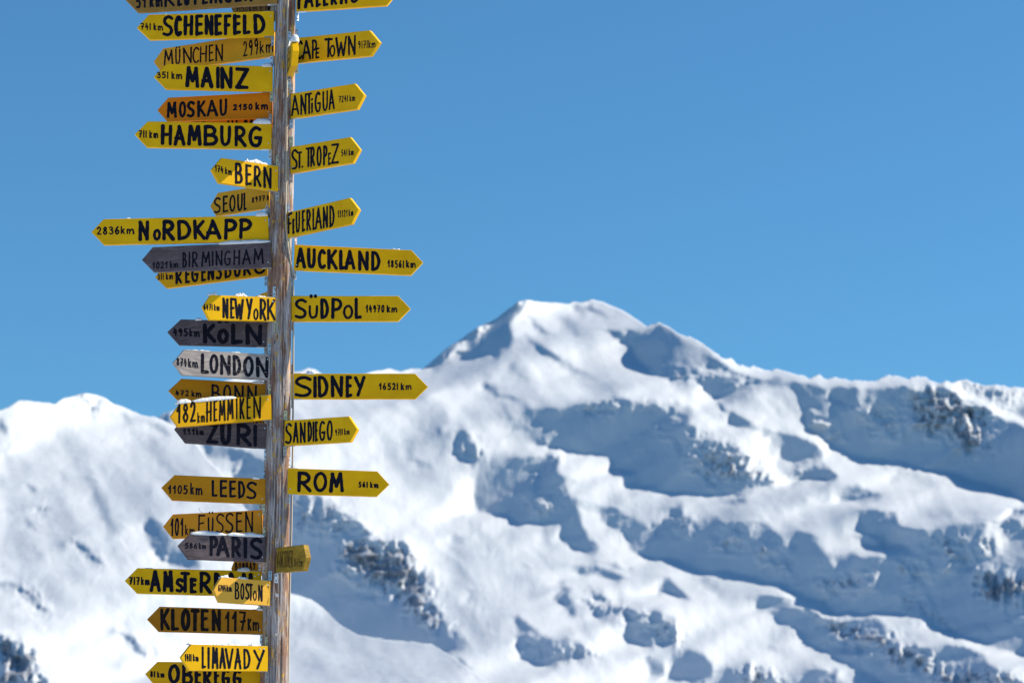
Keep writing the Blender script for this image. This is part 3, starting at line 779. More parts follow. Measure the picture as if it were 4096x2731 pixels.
def post_mat():
    m, t, b = new_mat('weathered_log')
    b.inputs['Roughness'].default_value = .8
    tc = N(t, 'ShaderNodeTexCoord')

    def nz(scale, detail, sc, rough=.6):
        mp = N(t, 'ShaderNodeMapping'); mp.inputs['Scale'].default_value = scale
        t.links.new(tc.outputs['Object'], mp.inputs['Vector'])
        n = N(t, 'ShaderNodeTexNoise', Scale=sc, Detail=detail, Roughness=rough)
        t.links.new(mp.outputs[0], n.inputs['Vector'])
        return n.outputs['Fac']
    fine = nz((120, 120, 6), 8, 1.0, .7)
    big = nz((16, 16, 3.2), 7, 1.0, .7)
    col = mix(t, ramp(t, fine, [(.36, 0.), (.64, 1.)]), (.075, .055, .052), (.50, .455, .45))
    col = mix(t, ramp(t, big, [(.46, 0.), (.56, .9)]), col, mix(t, ramp(t, fine, [(.3, 0.), (.7, 1.)]), (.09, .035, .018), (.30, .15, .085)))
    pal = nz((30, 30, 5), 6, 1.0, .65)
    col = mix(t, ramp(t, pal, [(.60, 0.), (.63, .8)]), col, (.50, .30, .17))
    ye = nz((30, 30, 13), 8, 1.0, .75)
    col = mix(t, ramp(t, ye, [(.575, 0.), (.59, .92)]), col, (.48, .27, .035))
    dk = nz((20, 20, 7), 4, 1.0)
    col = mix(t, ramp(t, dk, [(.66, 0.), (.70, .85)]), col, (.035, .025, .022))
    t.links.new(col, b.inputs['Base Color'])
    bp = N(t, 'ShaderNodeBump', Strength=.9, Distance=.006)
    t.links.new(fine, bp.inputs['Height'])
    t.links.new(bp.outputs[0], b.inputs['Normal'])
    return m


# ------------------------------------------------------------------ the post
PD = 16.0                                # distance of the post
PXM = FPX / 16.33                        # photo pixels per metre at the post
AXIS = [(-700, 1160, 34), (0, 1145, 38), (300, 1139, 42), (700, 1130, 46.5), (1000, 1121, 48), (1360, 1116, 49.5), (1800, 1110, 52), (2250, 1103, 54), (2731, 1096, 55), (5200, 1045, 62)]
_ay = [a[0] for a in AXIS]
pz, px_, pr_ = [], [], []
for Y, X, r in AXIS:
    p = at(X, Y, PD)
    pz.append(p.z); px_.append(p.x); pr_.append(r / FPX * math.sqrt(PD ** 2 + (p.z - CAM.z) ** 2))


def axis_at(z):
    return float(np.interp(z, pz[::-1], px_[::-1])), float(np.interp(z, pz[::-1], pr_[::-1]))


def build_post():
    zs = np.arange(-.35, 7.75, .012)
    th = np.linspace(0, 2 * math.pi, 97)[:-1]
    Z, TH = np.meshgrid(zs, th, indexing='ij')
    cx = np.interp(Z, pz[::-1], px_[::-1]); R = np.interp(Z, pz[::-1], pr_[::-1])
    tw = TH + .06 * np.sin(Z * .7) + .05 * fbm(Z * 1.5, Z * 0, 61, 3)
    d = .0010 * fbm(tw * 12, Z * 2.2, 5, 4) + .0008 * fbm(tw * 5, Z * 14, 51, 4, .6) + .0022 * fbm(np.cos(TH) * 1.2 + 7, Z * .8 + np.sin(TH), 9, 3)
    for k, (a0, dep, wd, z0, z1) in enumerate([(-1.75, .012, .030, -1, 4.6), (-1.05, .010, .028, 3.2, 9), (-2.3, .006, .03, 2.0, 5.5), (-.62, .008, .03, -1, 5.2), (-1.4, .006, .02, 4.4, 8.5), (-2.0, .005, .02, 5.0, 9), (2.0, .01, .03, 0, 8), (-1.55, .016, .035, 3.4, 4.9), (-1.95, .014, .03, 2.5, 3.9), (-1.2, .014, .03, 4.2, 6.2), (-.9, .012, .03, 2.6, 4.2), (-2.2, .012, .03, 4.4, 6.8), (-1.62, .012, .028, 5.6, 7.4)]):
        a = a0 + .10 * fbm(Z * .8, Z * 0 + k, 31 + k, 3)
        dd = np.abs((tw - a + math.pi) % (2 * math.pi) - math.pi)
        w = wd * (1 + .5 * fbm(Z * 2, Z * 0 + k, 77, 2))
        fade = np.clip((Z - z0) / .4, 0, 1) * np.clip((z1 - Z) / .4, 0, 1)
        d = d - dep * fade * np.exp(-(dd / np.maximum(w * .6, .011)) ** 2)
    # flattened, axe-cut facets
    d = d - .0035 * np.cos(TH * 5 + .6 * fbm(Z * .5, Z * 0, 3, 2)) * .5
    R = R + d
    X = cx + R * np.cos(TH); Y = PD + R * np.sin(TH)
    nz_, nt = Z.shape
    v = np.stack([X, Y, Z], 2).reshape(-1, 3)
    f = []
    for i in range(nz_ - 1):
        for j in range(nt):
            f.append((i * nt + j, i * nt + (j + 1) % nt, (i + 1) * nt + (j + 1) % nt, (i + 1) * nt + j))
    f.append(tuple(range(nt))[::-1]); f.append(tuple((nz_ - 1) * nt + j for j in range(nt)))
    me = bpy.data.meshes.new('wooden_post')
    me.from_pydata(v.tolist(), [], f)
    me.polygons.foreach_set('use_smooth', np.ones(len(f), bool))
    me.update()
    return tag(link('wooden_post', me, post_mat()), 'tall weathered log post with cracks and yellow paint flakes carrying all the arrow signs', 'post')


post = build_post()


def tube(name, pts, r, mat, seg=8, parent=None):
    pts = [Vector(p) for p in pts]
    # smooth
    P = []
    n = len(pts)
    for i in range(n - 1):
        p0, p1, p2, p3 = pts[max(i - 1, 0)], pts[i], pts[i + 1], pts[min(i + 2, n - 1)]
        for k in range(6):
            u = k / 6
            P.append(.5 * ((2 * p1) + (p2 - p0) * u + (2 * p0 - 5 * p1 + 4 * p2 - p3) * u * u + (3 * p1 - p0 - 3 * p2 + p3) * u ** 3))
    P.append(pts[-1])
    v, f = [], []
    for i, p in enumerate(P):
        t_ = (P[min(i + 1, len(P) - 1)] - P[max(i - 1, 0)]).normalized()
        a = t_.cross(Vector((0, 1, 0.1))).normalized(); b = t_.cross(a)
        for k in range(seg):
            an = 2 * math.pi * k / seg
            v.append(tuple(p + (a * math.cos(an) + b * math.sin(an)) * r))
    for i in range(len(P) - 1):
        for k in range(seg):
            f.append((i * seg + k, i * seg + (k + 1) % seg, (i + 1) * seg + (k + 1) % seg, (i + 1) * seg + k))
    f.append(tuple(range(seg))[::-1]); f.append(tuple((len(P) - 1) * seg + k for k in range(seg)))
    me = bpy.data.meshes.new(name)
    me.from_pydata(v, [], f)
    me.polygons.foreach_set('use_smooth', np.ones(len(f), bool))
    return link(name, me, mat, parent)


def surf_depth(X, Y, off=.004):
    """depth of the log's front surface (plus off) seen at a photo pixel"""
    p = at(X, Y, PD)
    cx, r = axis_at(p.z)
    dx = p.x - cx
    return PD - math.sqrt(max(r * r - dx * dx, 0)) - off


cab = [(1153, -420), (1152, -60), (1149, 150), (1147, 420), (1145, 640), (1143, 850), (1148, 950), (1161, 1040), (1171, 1100), (1173.5, 1220), (1173, 1500), (1171, 1800), (1167, 2050), (1161, 2280), (1156, 2500), (1152, 2760), (1146, 3400), (1140, 4300), (1132, 5000)]
rope_m, _t, _b = new_mat('beige_cable_sheath')
_b.inputs['Base Color'].default_value = (.40, .34, .26, 1); _b.inputs['Roughness'].default_value = .6
tag(tube('cable', [at(x, y, surf_depth(x, y, .005)) for x, y in cab], .0052, rope_m), 'thin beige cable running down the right side of the wooden post', 'cable')
cab2 = [(1141, 520), (1143, 620), (1144, 700), (1145, 800), (1147, 900), (1153, 960), (1159, 1010)]
tag(tube('cable', [at(x, y, surf_depth(x, y, .005)) for x, y in [(x + 7, y + 20) for x, y in cab2]], .0022, rope_m, 6), 'short thin wire beside the beige cable at mid height of the post', 'wire')

# ------------------------------------------------------------------ brush lettering
GL = {
    'A': [[(0, 0), (.46, 1)], [(.46, 1), (1, 0)], [(.12, .33), (.84, .33)]],
    'B': [[(0, 0), (.02, 1)], 's', [(.02, 1), (.6, .98), (.84, .77), (.62, .56), (.06, .52)], 's', [(.06, .52), (.76, .48), (1, .24), (.72, .03), (0, 0)]],
    'C': ['s', [(.98, .86), (.62, 1), (.18, .82), (0, .45), (.2, .1), (.6, 0), (1, .12)]],
    'D': [[(.04, 0), (0, 1)], 's', [(0, 1), (.6, .93), (1, .52), (.78, .14), (.3, .01), (.04, 0)]],
    'E': [[(0, 1), (.02, 0)], [(0, 1), (.95, 1)], [(0, .52), (.85, .54)], [(.02, 0), (1, .02)]],
    'F': [[(.04, 1), (0, 0)], [(.04, 1), (1, 1)], [(0, .5), (.75, .52)]],
    'G': ['s', [(.92, .9), (.55, 1), (.14, .8), (0, .4), (.22, .07), (.6, 0), (.9, .12), (1, .42)], [(1, .42), (.52, .43)]],
    'H': [[(.05, 1), (0, 0)], [(1, 1), (.96, 0)], [(0, .5), (.98, .5)]],
    'I': [[(.5, 1), (.5, 0)]],
    'K': [[(0, 1), (.03, 0)], [(.92, 1), (.06, .46)], [(.22, .52), (1, 0)]],
    'L': [[(.03, 1), (.02, 0)], [(.02, 0), (1, .04)]],
    'M': [[(0, 0), (.12, 1)], [(.12, 1), (.5, .28)], [(.5, .28), (.86, 1)], [(.86, 1), (1, 0)]],
    'N': [[(.02, 0), (0, 1)], [(0, 1), (.96, 0)], [(.96, 0), (1, 1)]],
    'O': ['c', [(.5, 1), (.14, .82), (0, .45), (.2, .08), (.55, 0), (.88, .18), (1, .55), (.84, .88)]],
    'P': [[(.04, 1), (0, 0)], 's', [(.04, 1), (.66, .98), (1, .76), (.7, .5), (.04, .44)]],
    'R': [[(.04, 1), (0, 0)], 's', [(.04, 1), (.62, .98), (.92, .76), (.66, .52), (.04, .46)], [(.28, .46), (1, 0)]],
    'S': ['s', [(.98, .9), (.62, 1), (.2, .93), (.06, .72), (.38, .54), (.78, .42), (.96, .24), (.78, .05), (.4, 0), (0, .06)]],
    'T': [[(0, 1), (1, .99)], [(.5, 1), (.48, 0)]],
    'U': ['s', [(0, 1), (.0, .4), (.16, .06), (.5, 0), (.84, .12), (.98, .45), (1, 1)]],
    'V': [[(0, 1), (.5, 0)], [(.5, 0), (1, 1)]],
    'W': [[(0, 1), (.24, 0)], [(.24, 0), (.5, .7)], [(.5, .7), (.74, 0)], [(.74, 0), (1, 1)]],
    'Y': [[(0, 1), (.5, .48)], [(1, 1), (.34, 0)]],
    'Z': [[(0, 1), (1, .97)], [(1, .97), (0, .02)], [(0, .02), (1, 0)]],
    'i': [[(.5, .62), (.5, 0)], [(.5, .92), (.5, .95)]],
    '0': ['c', [(.5, 1), (.1, .75), (0, .4), (.3, .02), (.75, .08), (1, .5), (.85, .9)]],
    '1': [[(.0, .66), (.8, 1)], [(.8, 1), (.72, 0)]],
    'l': [[(.5, 1), (.5, 0)]],
    '2': ['s', [(0, .8), (.3, 1), (.8, .9), (.82, .6), (.4, .25), (0, .02)], [(0, .02), (1, .02)]],
    '3': ['s', [(0, .92), (.5, 1), (.86, .8), (.3, .56)], 's', [(.3, .56), (.9, .46), (.96, .14), (.5, 0), (0, .1)]],
    '4': [[(.34, 1), (0, .38)], [(0, .38), (1, .42)], [(.72, .7), (.66, 0)]],
    '5': [[(.95, 1), (.18, .98)], [(.18, .98), (.1, .55)], 's', [(.1, .55), (.62, .62), (.98, .32), (.66, .02), (0, .04)]],
    '6': ['s', [(.7, 1), (.22, .68), (0, .28), (.4, 0), (.95, .2), (.7, .52), (.12, .34)]],
    '7': [[(0, 1), (1, .97)], [(1, .97), (.42, 0)], [(.2, .5), (.95, .52)]],
    '8': ['s', [(.52, .54), (.12, .76), (.5, 1), (.88, .76), (.5, .54), (.02, .26), (.48, 0), (.98, .26), (.56, .52)]],
    '9': ['s', [(.9, .74), (.5, 1), (.04, .78), (.36, .5), (.88, .68), (.86, .4), (.6, 0)]],
    'k': [[(0, 1), (.02, 0)], [(.85, .64), (.06, .28)], [(.3, .36), (.95, 0)]],
    'm': [[(0, .6), (.02, 0)], 's', [(.02, .36), (.2, .6), (.42, .5), (.45, 0)], 's', [(.45, .36), (.68, .62), (.94, .5), (1, 0)]],
    '.': [[(.5, .0), (.5, .04)]],
    ':': [[(.25, 1.16), (.24, 1.20)], [(.75, 1.16), (.75, 1.20)]],
    '-': [[(0, .5), (1, .5)]],
}
GW2 = {'l': .02, '1': .32, 'k': .42, 'm': .85, ' ': .34, 'I': .02, 'i': .02}
GW = {'l': .16, '1': .42, 'k': .5, 'm': .88, ' ': .34, 'I': .16, '7': .5, 'i': .2}


def catmull(p, closed):
    n = len(p); out = []
    rng = range(n) if closed else range(n - 1)
    for i in rng:
        if closed:
            a, b, c, d = p[(i - 1) % n], p[i], p[(i + 1) % n], p[(i + 2) % n]
        else:
            a, b, c, d = p[max(i - 1, 0)], p[i], p[i + 1], p[min(i + 2, n - 1)]
        for k in range(5):
            u = k / 5
            out.append(tuple(.5 * (2 * b[j] + (c[j] - a[j]) * u + (2 * a[j] - 5 * b[j] + 4 * c[j] - d[j]) * u * u + (3 * b[j] - a[j] - 3 * c[j] + d[j]) * u ** 3) for j in (0, 1)))
    out.append(p[0] if closed else p[-1])
    return out


class Brush:
    def __init__(self, seed):
        self.v, self.f = [], []
        self.rnd = random.Random(seed)

    def stroke(self, pts, w, y, closed=False):
        """pts in board plane (x, z); w = width; y = height above the board"""
        rnd = self.rnd
        # resample
        P = [np.array(p) for p in pts]
        step = w * .34
        Q = [P[0]]
        for a, b in zip(P[:-1], P[1:]):
            L = np.linalg.norm(b - a)
            k = max(1, int(L / step))
            for i in range(1, k + 1):
                Q.append(a + (b - a) * i / k)
        if len(Q) < 2:
            Q.append(Q[0] + np.array([0, w * .05]))
        Q = np.array(Q)
        n = len(Q)
        ph = rnd.uniform(0, 99)
        base = len(self.v)
        if not closed:
            T0 = Q[0] - Q[1]; T0 = T0 / (np.linalg.norm(T0) + 1e-9)
            T1 = Q[-1] - Q[-2]; T1 = T1 / (np.linalg.norm(T1) + 1e-9)
        rows = []
        tap0, tap1 = rnd.uniform(.92, 1.08), rnd.uniform(.86, 1.04)
        for i in range(n):
            if closed:
                t_ = Q[(i + 1) % (n - 1)] - Q[(i - 1) % (n - 1)]
            else:
                t_ = Q[min(i + 1, n - 1)] - Q[max(i - 1, 0)]
            t_ = t_ / (np.linalg.norm(t_) + 1e-9)
            nrm = np.array([-t_[1], t_[0]])
            u = i / (n - 1)
            ww = w * .5 * (tap0 * (1 - u) + tap1 * u) * (1 + .05 * math.sin(ph + i * .9) + rnd.uniform(-.035, .035))
            rows.append((Q[i] + nrm * ww, Q[i] - nrm * ww, ww))
        if closed:
            rows[-1] = rows[0]
        # caps
        strip = []
        if not closed:
            for a in (75, 45, 18):
                c = math.cos(math.radians(a)); s = math.sin(math.radians(a))
                nr = (rows[0][0] - rows[0][1]) / 2
                o = Q[0] + T0 * rows[0][2] * s
                strip.append((o + nr * c, o - nr * c))
        strip += [(r[0], r[1]) for r in rows]
        if not closed:
            for a in (18, 45, 75):
                c = math.cos(math.radians(a)); s = math.sin(math.radians(a))
                nr = (rows[-1][0] - rows[-1][1]) / 2
                o = Q[-1] + T1 * rows[-1][2] * s
                strip.append((o + nr * c, o - nr * c))
        for a, b in strip:
            self.v.append((a[0], y, a[1])); self.v.append((b[0], y, b[1]))
        for i in range(len(strip) - 1):
            self.f.append((base + 2 * i, base + 2 * i + 1, base + 2 * i + 3, base + 2 * i + 2))

    def glyph(self, ch, box, w, fy, mapf, gi, cs=1.0):
        """box: x0, x1, ytop(x), ybot(x) in crop pixels (ink extents); w: width in crop pixels"""
        x0, x1, yt, yb, kk = box
        hw = w * .5
        X0, X1 = x0 + hw * cs, x1 - hw * cs
        if X1 < X0:
            X0 = X1 = (x0 + x1) / 2
        strokes = []
        mode = None
        for s_ in GL[ch]:
            if isinstance(s_, str):
                mode = s_
                continue
            pts = s_
            closed = False
            if mode == 's': pts = catmull(pts, False)
            if mode == 'c': pts = catmull(pts, True); closed = True
            mode = None
            strokes.append((pts, closed))
        sl = self.rnd.uniform(-.02, .02)
        for k, (pts, closed) in enumerate(strokes):
            out = []
            jx, jz, ww = self.rnd.uniform(-.025, .025), self.rnd.uniform(-.02, .02), self.rnd.uniform(.92, 1.07)
            ex, ez = self.rnd.uniform(-.03, .03), self.rnd.uniform(-.03, .03)
            for pi_, (gx, gz) in enumerate(pts):
                uu = pi_ / max(1, len(pts) - 1) if not closed else 0
                gx += jx + ex * uu; gz = min(1.02, max(-.02, gz + jz + ez * uu))
                X = X0 + (X1 - X0) * (gx + sl * gz)
                t_, b_ = yt(X) + hw, yb(X) - hw
                out.append(mapf(X, b_ + (t_ - b_) * gz))
            y = fy * (.0004 + .00014 * (k * 2 + gi % 2))
            self.stroke(out, kk * w * ww, y, closed)


def lin(x0, y0, x1, y1):
    return lambda x: y0 + (y1 - y0) * (x - x0) / (x1 - x0 + 1e-9)


def bracket(root, M, side, fs, corner_px, corner_loc, up, toe, mi, h):
    """galvanised angle: a leg on the board's edge, a leg screwed to the log above or below the board"""
    bm = bmesh.new()
    x, z = corner_loc
    mtx = Matrix.Translation((x + .029, -fs * .0135, z + up * .0013)) @ Matrix.Diagonal((.058, .019, .0022, 1))
    bmesh.ops.create_cube(bm, size=1.0, matrix=mtx)
    front = toe > 16
    phi = math.radians(14 if front else (34 if side < 0 else 58))
    wdt = .0205
    X = corner_px[0] + side * (5.5 if not front else 3.0)
    Y = corner_px[1] - up * (h * PXM * .5 + 3.0)
    D = surf_depth(X, Y, .0026) if front else max(surf_depth(X, Y, .003), PD - .030)
    P = at(X, Y, D)
    nrm = Vector((side * math.sin(phi), -math.cos(phi), 0))
    tx = Vector((0, 0, 1)).cross(nrm)
    W = Matrix(((tx.x, nrm.x, 0, P.x), (tx.y, nrm.y, 0, P.y), (0, 0, 1, P.z), (0, 0, 0, 1)))
    Lc = M.inverted() @ W
    bmesh.ops.create_cube(bm, size=1.0, matrix=Lc @ Matrix.Diagonal((wdt, .0024, h, 1)))
    # the bend between the legs
    a = Lc @ Vector((0, 0, -up * h * .5)); b = Vector((x + .002, -fs * .0135, z + up * .0013))
    dv = b - a
    if dv.length > .004:
        mid = (a + b) / 2
        bmesh.ops.create_cube(bm, size=1.0, matrix=Matrix.Translation(mid) @ dv.to_track_quat('X', 'Z').to_matrix().to_4x4() @ Matrix.Diagonal((dv.length, .017, .0023, 1)))
    me = bpy.data.meshes.new('bracket')
    bm.to_mesh(me); bm.free()
    o = link('bracket', me, METAL[mi], root)
    for k in (-.27, .27):
        bm = bmesh.new()
        mtx = Lc @ Matrix.Translation((0, .0026, h * k)) @ Matrix.Rotation(math.pi / 2, 4, 'X')
        bmesh.ops.create_cone(bm, cap_ends=True, segments=10, radius1=.0042, radius2=.0042, depth=.003, matrix=mtx)
        ms = bpy.data.meshes.new('screw'); bm.to_mesh(ms); bm.free()
        link('screw', ms, SCREW, o)
    return o


def snow_on(board_obj, frame, crop, x0, x1, h, style, label, top_fn, T, fs, mapf, px2m, seed, group=None):
    """a lump of snow lying along the board's upper edge between two crop pixels"""
    a = np.array(mapf(x0, top_fn(x0))); b = np.array(mapf(x1, top_fn(x1)))
    L = np.linalg.norm(b - a)
    n = max(10, int(L / .0035)); m = 18
    hh = h * px2m
    rnd = random.Random(seed)
    o_ = rnd.uniform(0, 50)
    V, F = [], []
    for i in range(n + 1):
        u = i / n
        c = a + (b - a) * u
        prof = min(1, (math.sin(math.pi * u)) ** .35 * 1.05)
        if style == 'crumb':
            k = .55 + .55 * float(fbm(np.array(u * L / .016 + o_), np.array(1.3), seed, 3))
        else:
            k = .82 + .2 * float(fbm(np.array(u * L / .05 + o_), np.array(1.3), seed, 2))
        H = max(.0012, hh * prof * max(k, .08) * (1.3 if style != 'crumb' else 1.05))
        W = T * .5 * (1.34 if style != 'crumb' else .92) * prof ** .4
        for j in range(m):
            an = 2 * math.pi * j / m
            cy, cz = math.cos(an), math.sin(an)
            r = 1 + (.16 if style == 'crumb' else .05) * float(fbm(np.array(u * L / .012 + o_ + cy), np.array(cz * 1.5 + 3), seed + 4, 3))
            yy = -fs * T * .5 + W * cy * r
            zz = (H * r * max(cz, 0) ** .8 if cz > 0 else (.007 if style != 'crumb' else .003) * cz) - .0008
            V.append((c[0], yy, c[1] + zz))
    for i in range(n):
        for j in range(m):
            F.append((i * m + j, i * m + (j + 1) % m, (i + 1) * m + (j + 1) % m, (i + 1) * m + j))
    F.append(tuple(range(m))[::-1]); F.append(tuple(n * m + j for j in range(m)))
    if fs < 0:
        pass
    me = bpy.data.meshes.new('snow_patch')
    me.from_pydata(V, [], F)
    me.polygons.foreach_set('use_smooth', np.ones(len(F), bool))
    bmx = bmesh.new(); bmx.from_mesh(me); bmesh.ops.recalc_face_normals(bmx, faces=bmx.faces); bmx.to_mesh(me); bmx.free()
    o = link('snow_patch', me, SNOW)
    o.matrix_world = frame
    tag(o, label, 'snow', 'snow lying on the arrow signs')


SIGN_GROUP = 'arrow signs on the signpost'
_sid = [0]


def sign(crop, side, toe, outline, mat, words, label, ink='std', snow=(), brackets=(1, 1), off=0.0, T=.027, screws=None):
    """outline: te, ts, tip, bs, be in crop pixels; side -1 left, +1 right; toe > 0: tip nearer the camera"""
    _sid[0] += 1
    sid = _sid[0]
    kz = CROPS[crop][2]
    px2m = 1 / kz / PXM
    te, ts, tip, bs, be = outline
    tr = math.radians(toe)
    d = Vector((side * math.cos(tr), -math.sin(tr), 0))
    nf = Vector((-side * math.sin(tr), -math.cos(tr), 0))
    mX, mY = (te[0] + be[0]) / 2, (te[1] + be[1]) / 2
    FX, FY = full(crop, mX, mY)
    p = at(FX, FY, PD)
    cx, r = axis_at(p.z)
    dx = p.x - cx
    if abs(dx) < r:
        yA = PD - math.sqrt(r * r - dx * dx) * (1 if toe > -12 else -.2)
        if toe <= 16: yA = max(yA, PD - .045)
        yA += -.006 if toe > 16 else 0
    else:
        yA = PD - (.02 if toe > -5 else -.035)
    yA += off
    A = at(FX, FY, yA)

    def world(x, y):
        X, Y = full(crop, x, y)
        s, e = ray(X, Y)
        dv = Vector((s, 1, e))
        t_ = nf.dot(A - CAM) / nf.dot(dv)
        return CAM + dv * t_
    Ptip = world(*tip)
    Pte, Pbe = world(*te), world(*be)
    org = (Pte + Pbe) / 2
    xa = (Ptip - org).normalized()
    # level line of the board: mean of its two long edges
    e1 = (world(*ts) - Pte).normalized(); e2 = (world(*bs) - Pbe).normalized()
    xa = (e1 + e2).normalized()
    za = Vector((0, 0, 1)); za = (za - xa * za.dot(xa)).normalized()
    ya = za.cross(xa)
    fs = 1 if ya.dot(nf) > 0 else -1           # +1: local +y faces the viewer
    M = Matrix(((xa.x, ya.x, za.x, org.x), (xa.y, ya.y, za.y, org.y), (xa.z, ya.z, za.z, org.z), (0, 0, 0, 1)))
    Mi = M.inverted()

    def mapf(x, y):
        q = Mi @ world(x, y)
        return (q.x, q.z)
    poly = [mapf(*q) for q in (te, ts, tip, bs, be)]
    return make_sign(sid, M, fs, poly, toe, mat, words, label, ink, snow, brackets, T, mapf, px2m, crop,
                     lin(te[0], te[1], ts[0], ts[1]), (full(crop, *te), full(crop, *be)),
                     [mapf(*q) for q in screws] if screws else [(.017, .045 if sid % 2 else -.045)])


def make_sign(sid, M, fs, poly, toe, mat, words, label, ink, snow, brackets, T, mapf, px2m, crop, top_fn, cpx, screws=()):
    root = bpy.data.objects.new('arrow_sign', None)
    root.empty_display_size = .05
    COL.objects.link(root)
    root.matrix_world = M
    tag(root, label, 'arrow sign', SIGN_GROUP)
    rnd = random.Random(sid * 7)
    # board: outline refined along the edges so it can be slightly irregular
    pts = []
    n = len(poly)
    for i in range(n):
        a, b = np.array(poly[i]), np.array(poly[(i + 1) % n])
        k = max(1, int(np.linalg.norm(b - a) / .045))
        for j in range(k):
            q = a + (b - a) * j / k
            if j:
                q = q + np.array([rnd.uniform(-.0004, .0004), rnd.uniform(-.0005, .0005)])
            pts.append(q)
    c = np.mean(poly, 0)
    area = sum(poly[i][0] * poly[(i + 1) % n][1] - poly[(i + 1) % n][0] * poly[i][1] for i in range(n))
    N_ = len(pts)

    def inset(dv):
        out = []
        for i in range(N_):
            a, b, d2 = pts[i - 1], pts[i], pts[(i + 1) % N_]
            t1 = (b - a) / (np.linalg.norm(b - a) + 1e-9); t2 = (d2 - b) / (np.linalg.norm(d2 - b) + 1e-9)
            sg = 1 if area > 0 else -1
            n1 = np.array([-t1[1], t1[0]]) * sg; n2 = np.array([-t2[1], t2[0]]) * sg
            nn = n1 + n2; nn = nn / (np.linalg.norm(nn) + 1e-9)
            out.append(b + nn * dv / max(.5, nn.dot(n1)))
        return out
    bev = .0016
    rings = [(inset(bev), 0.0), (pts, -fs * bev), (pts, -fs * (T - bev)), (inset(bev), -fs * T)]
    V = [(q[0], y, q[1]) for R_, y in rings for q in R_]
    F = [tuple(range(N_)), tuple(range(3 * N_, 4 * N_))]
    for k in range(3):
        for i in range(N_):
            j = (i + 1) % N_
            F.append((k * N_ + i, k * N_ + j, (k + 1) * N_ + j, (k + 1) * N_ + i))
    me = bpy.data.meshes.new('board')
    me.from_pydata(V, [], F)
    bmx = bmesh.new(); bmx.from_mesh(me); bmesh.ops.recalc_face_normals(bmx, faces=bmx.faces); bmx.to_mesh(me); bmx.free()
    link('board', me, YEL[mat], root)
    # lettering
    for wi, wd in enumerate(words):
        kind, w, (xa_, ta, xb_, tb), (ba, bb), letters = wd[:5]
        yt, yb = lin(xa_, ta, xb_, tb), lin(xa_, ba, xb_, bb)
        br = Brush(sid * 31 + wi)
        cst = math.cos(math.radians(min(abs(toe), 75)))
        w = w * ((1.2 if 12 <= w <= 20 else (1.12 if w < 12 else 1.04)) if abs(toe) < 16 else 1.03)
        if isinstance(letters, str):
            # widths of the stroke skeletons plus one brush width for every letter
            tot = -.17; nch = 0
            for ch in letters:
                tot += GW2.get(ch, .5) + (.0 if ch == ' ' else .17)
                nch += ch != ' '
            sc = max(2.0, (xb_ - xa_ - nch * w * cst) / tot)
            x = xa_
            L = []
            for ch in letters:
                wdt = GW2.get(ch, .5) * sc
                if ch != ' ':
                    L.append((ch, x, x + wdt + w * cst))
                    x += wdt + .17 * sc + w * cst
                else:
                    x += wdt
        else:
            L = letters
        for gi, g in enumerate(L):
            ch, x0, x1 = g[:3]
            if kind == 'lettering' and w > 12 and ch != ':':
                x0, x1 = x0 + 1.6, x1 - 1.6
            f0, f1 = (g[3], g[4]) if len(g) > 4 else (0, 1)   # share of the line height (bottom, top)
            yt2 = (lambda X, a=f1: yb(X) + (yt(X) - yb(X)) * a)
            yb2 = (lambda X, a=f0: yb(X) + (yt(X) - yb(X)) * a)
            if ch == ':':
                hw = w * .5
                for q in (x0, x1):
                    p0 = mapf(q, yt(q) - w * .62); p1 = mapf(q, yt(q) - w * .40)
                    br.stroke([p0, p1], px2m * w * .95, fs * .0011)
                continue
            br.glyph(ch, (x0, x1, yt2, yb2, px2m), w * (.78 if f1 < .7 and w > 12 else 1), fs, mapf, gi, cst)
        me = bpy.data.meshes.new(kind)
        me.from_pydata(br.v, [], br.f)
        # faces look to the viewer side
        bmx = bmesh.new(); bmx.from_mesh(me)
        bmx.normal_update()
        for f_ in bmx.faces:
            if f_.normal.y * fs < 0: f_.normal_flip()
        bmx.to_mesh(me); bmx.free()
        link(kind, me, INK[ink], root)
    # brackets
    side = -1 if M[0][0] < 0 else 1
    for k, (corner, up) in enumerate(((poly[0], 1), (poly[4], -1))):
        if brackets[k]:
            bracket(root, M, side, fs, cpx[k], corner, up, toe, (sid * 3 + k * (1 + sid % 2)) % 5, .048 + .010 * rnd.random())
    for sx, sz in screws:
        bm = bmesh.new()
        mtx = Matrix.Translation((sx, fs * .0008, sz)) @ Matrix.Rotation(math.pi / 2, 4, 'X')
        bmesh.ops.create_cone(bm, cap_ends=True, segments=12, radius1=.0036, radius2=.0036, depth=.0022, matrix=mtx)
        ms = bpy.data.meshes.new('screw'); bm.to_mesh(ms); bm.free()
        link('screw', ms, METAL[0], root)
    for si, (x0, x1, h, style, lab) in enumerate(snow):
        snow_on(None, M, crop, x0, x1, h, style, lab, top_fn, T, fs, mapf, px2m, sid * 13 + si)
    return root
# ------------------------------------------------------------------ the arrow signs, top to bottom
NAME, DIST = 'lettering', 'distance_lettering'


def left(*a, **k): return sign(a[0], -1, *a[1:], **k)
def right(*a, **k): return sign(a[0], 1, *a[1:], **k)


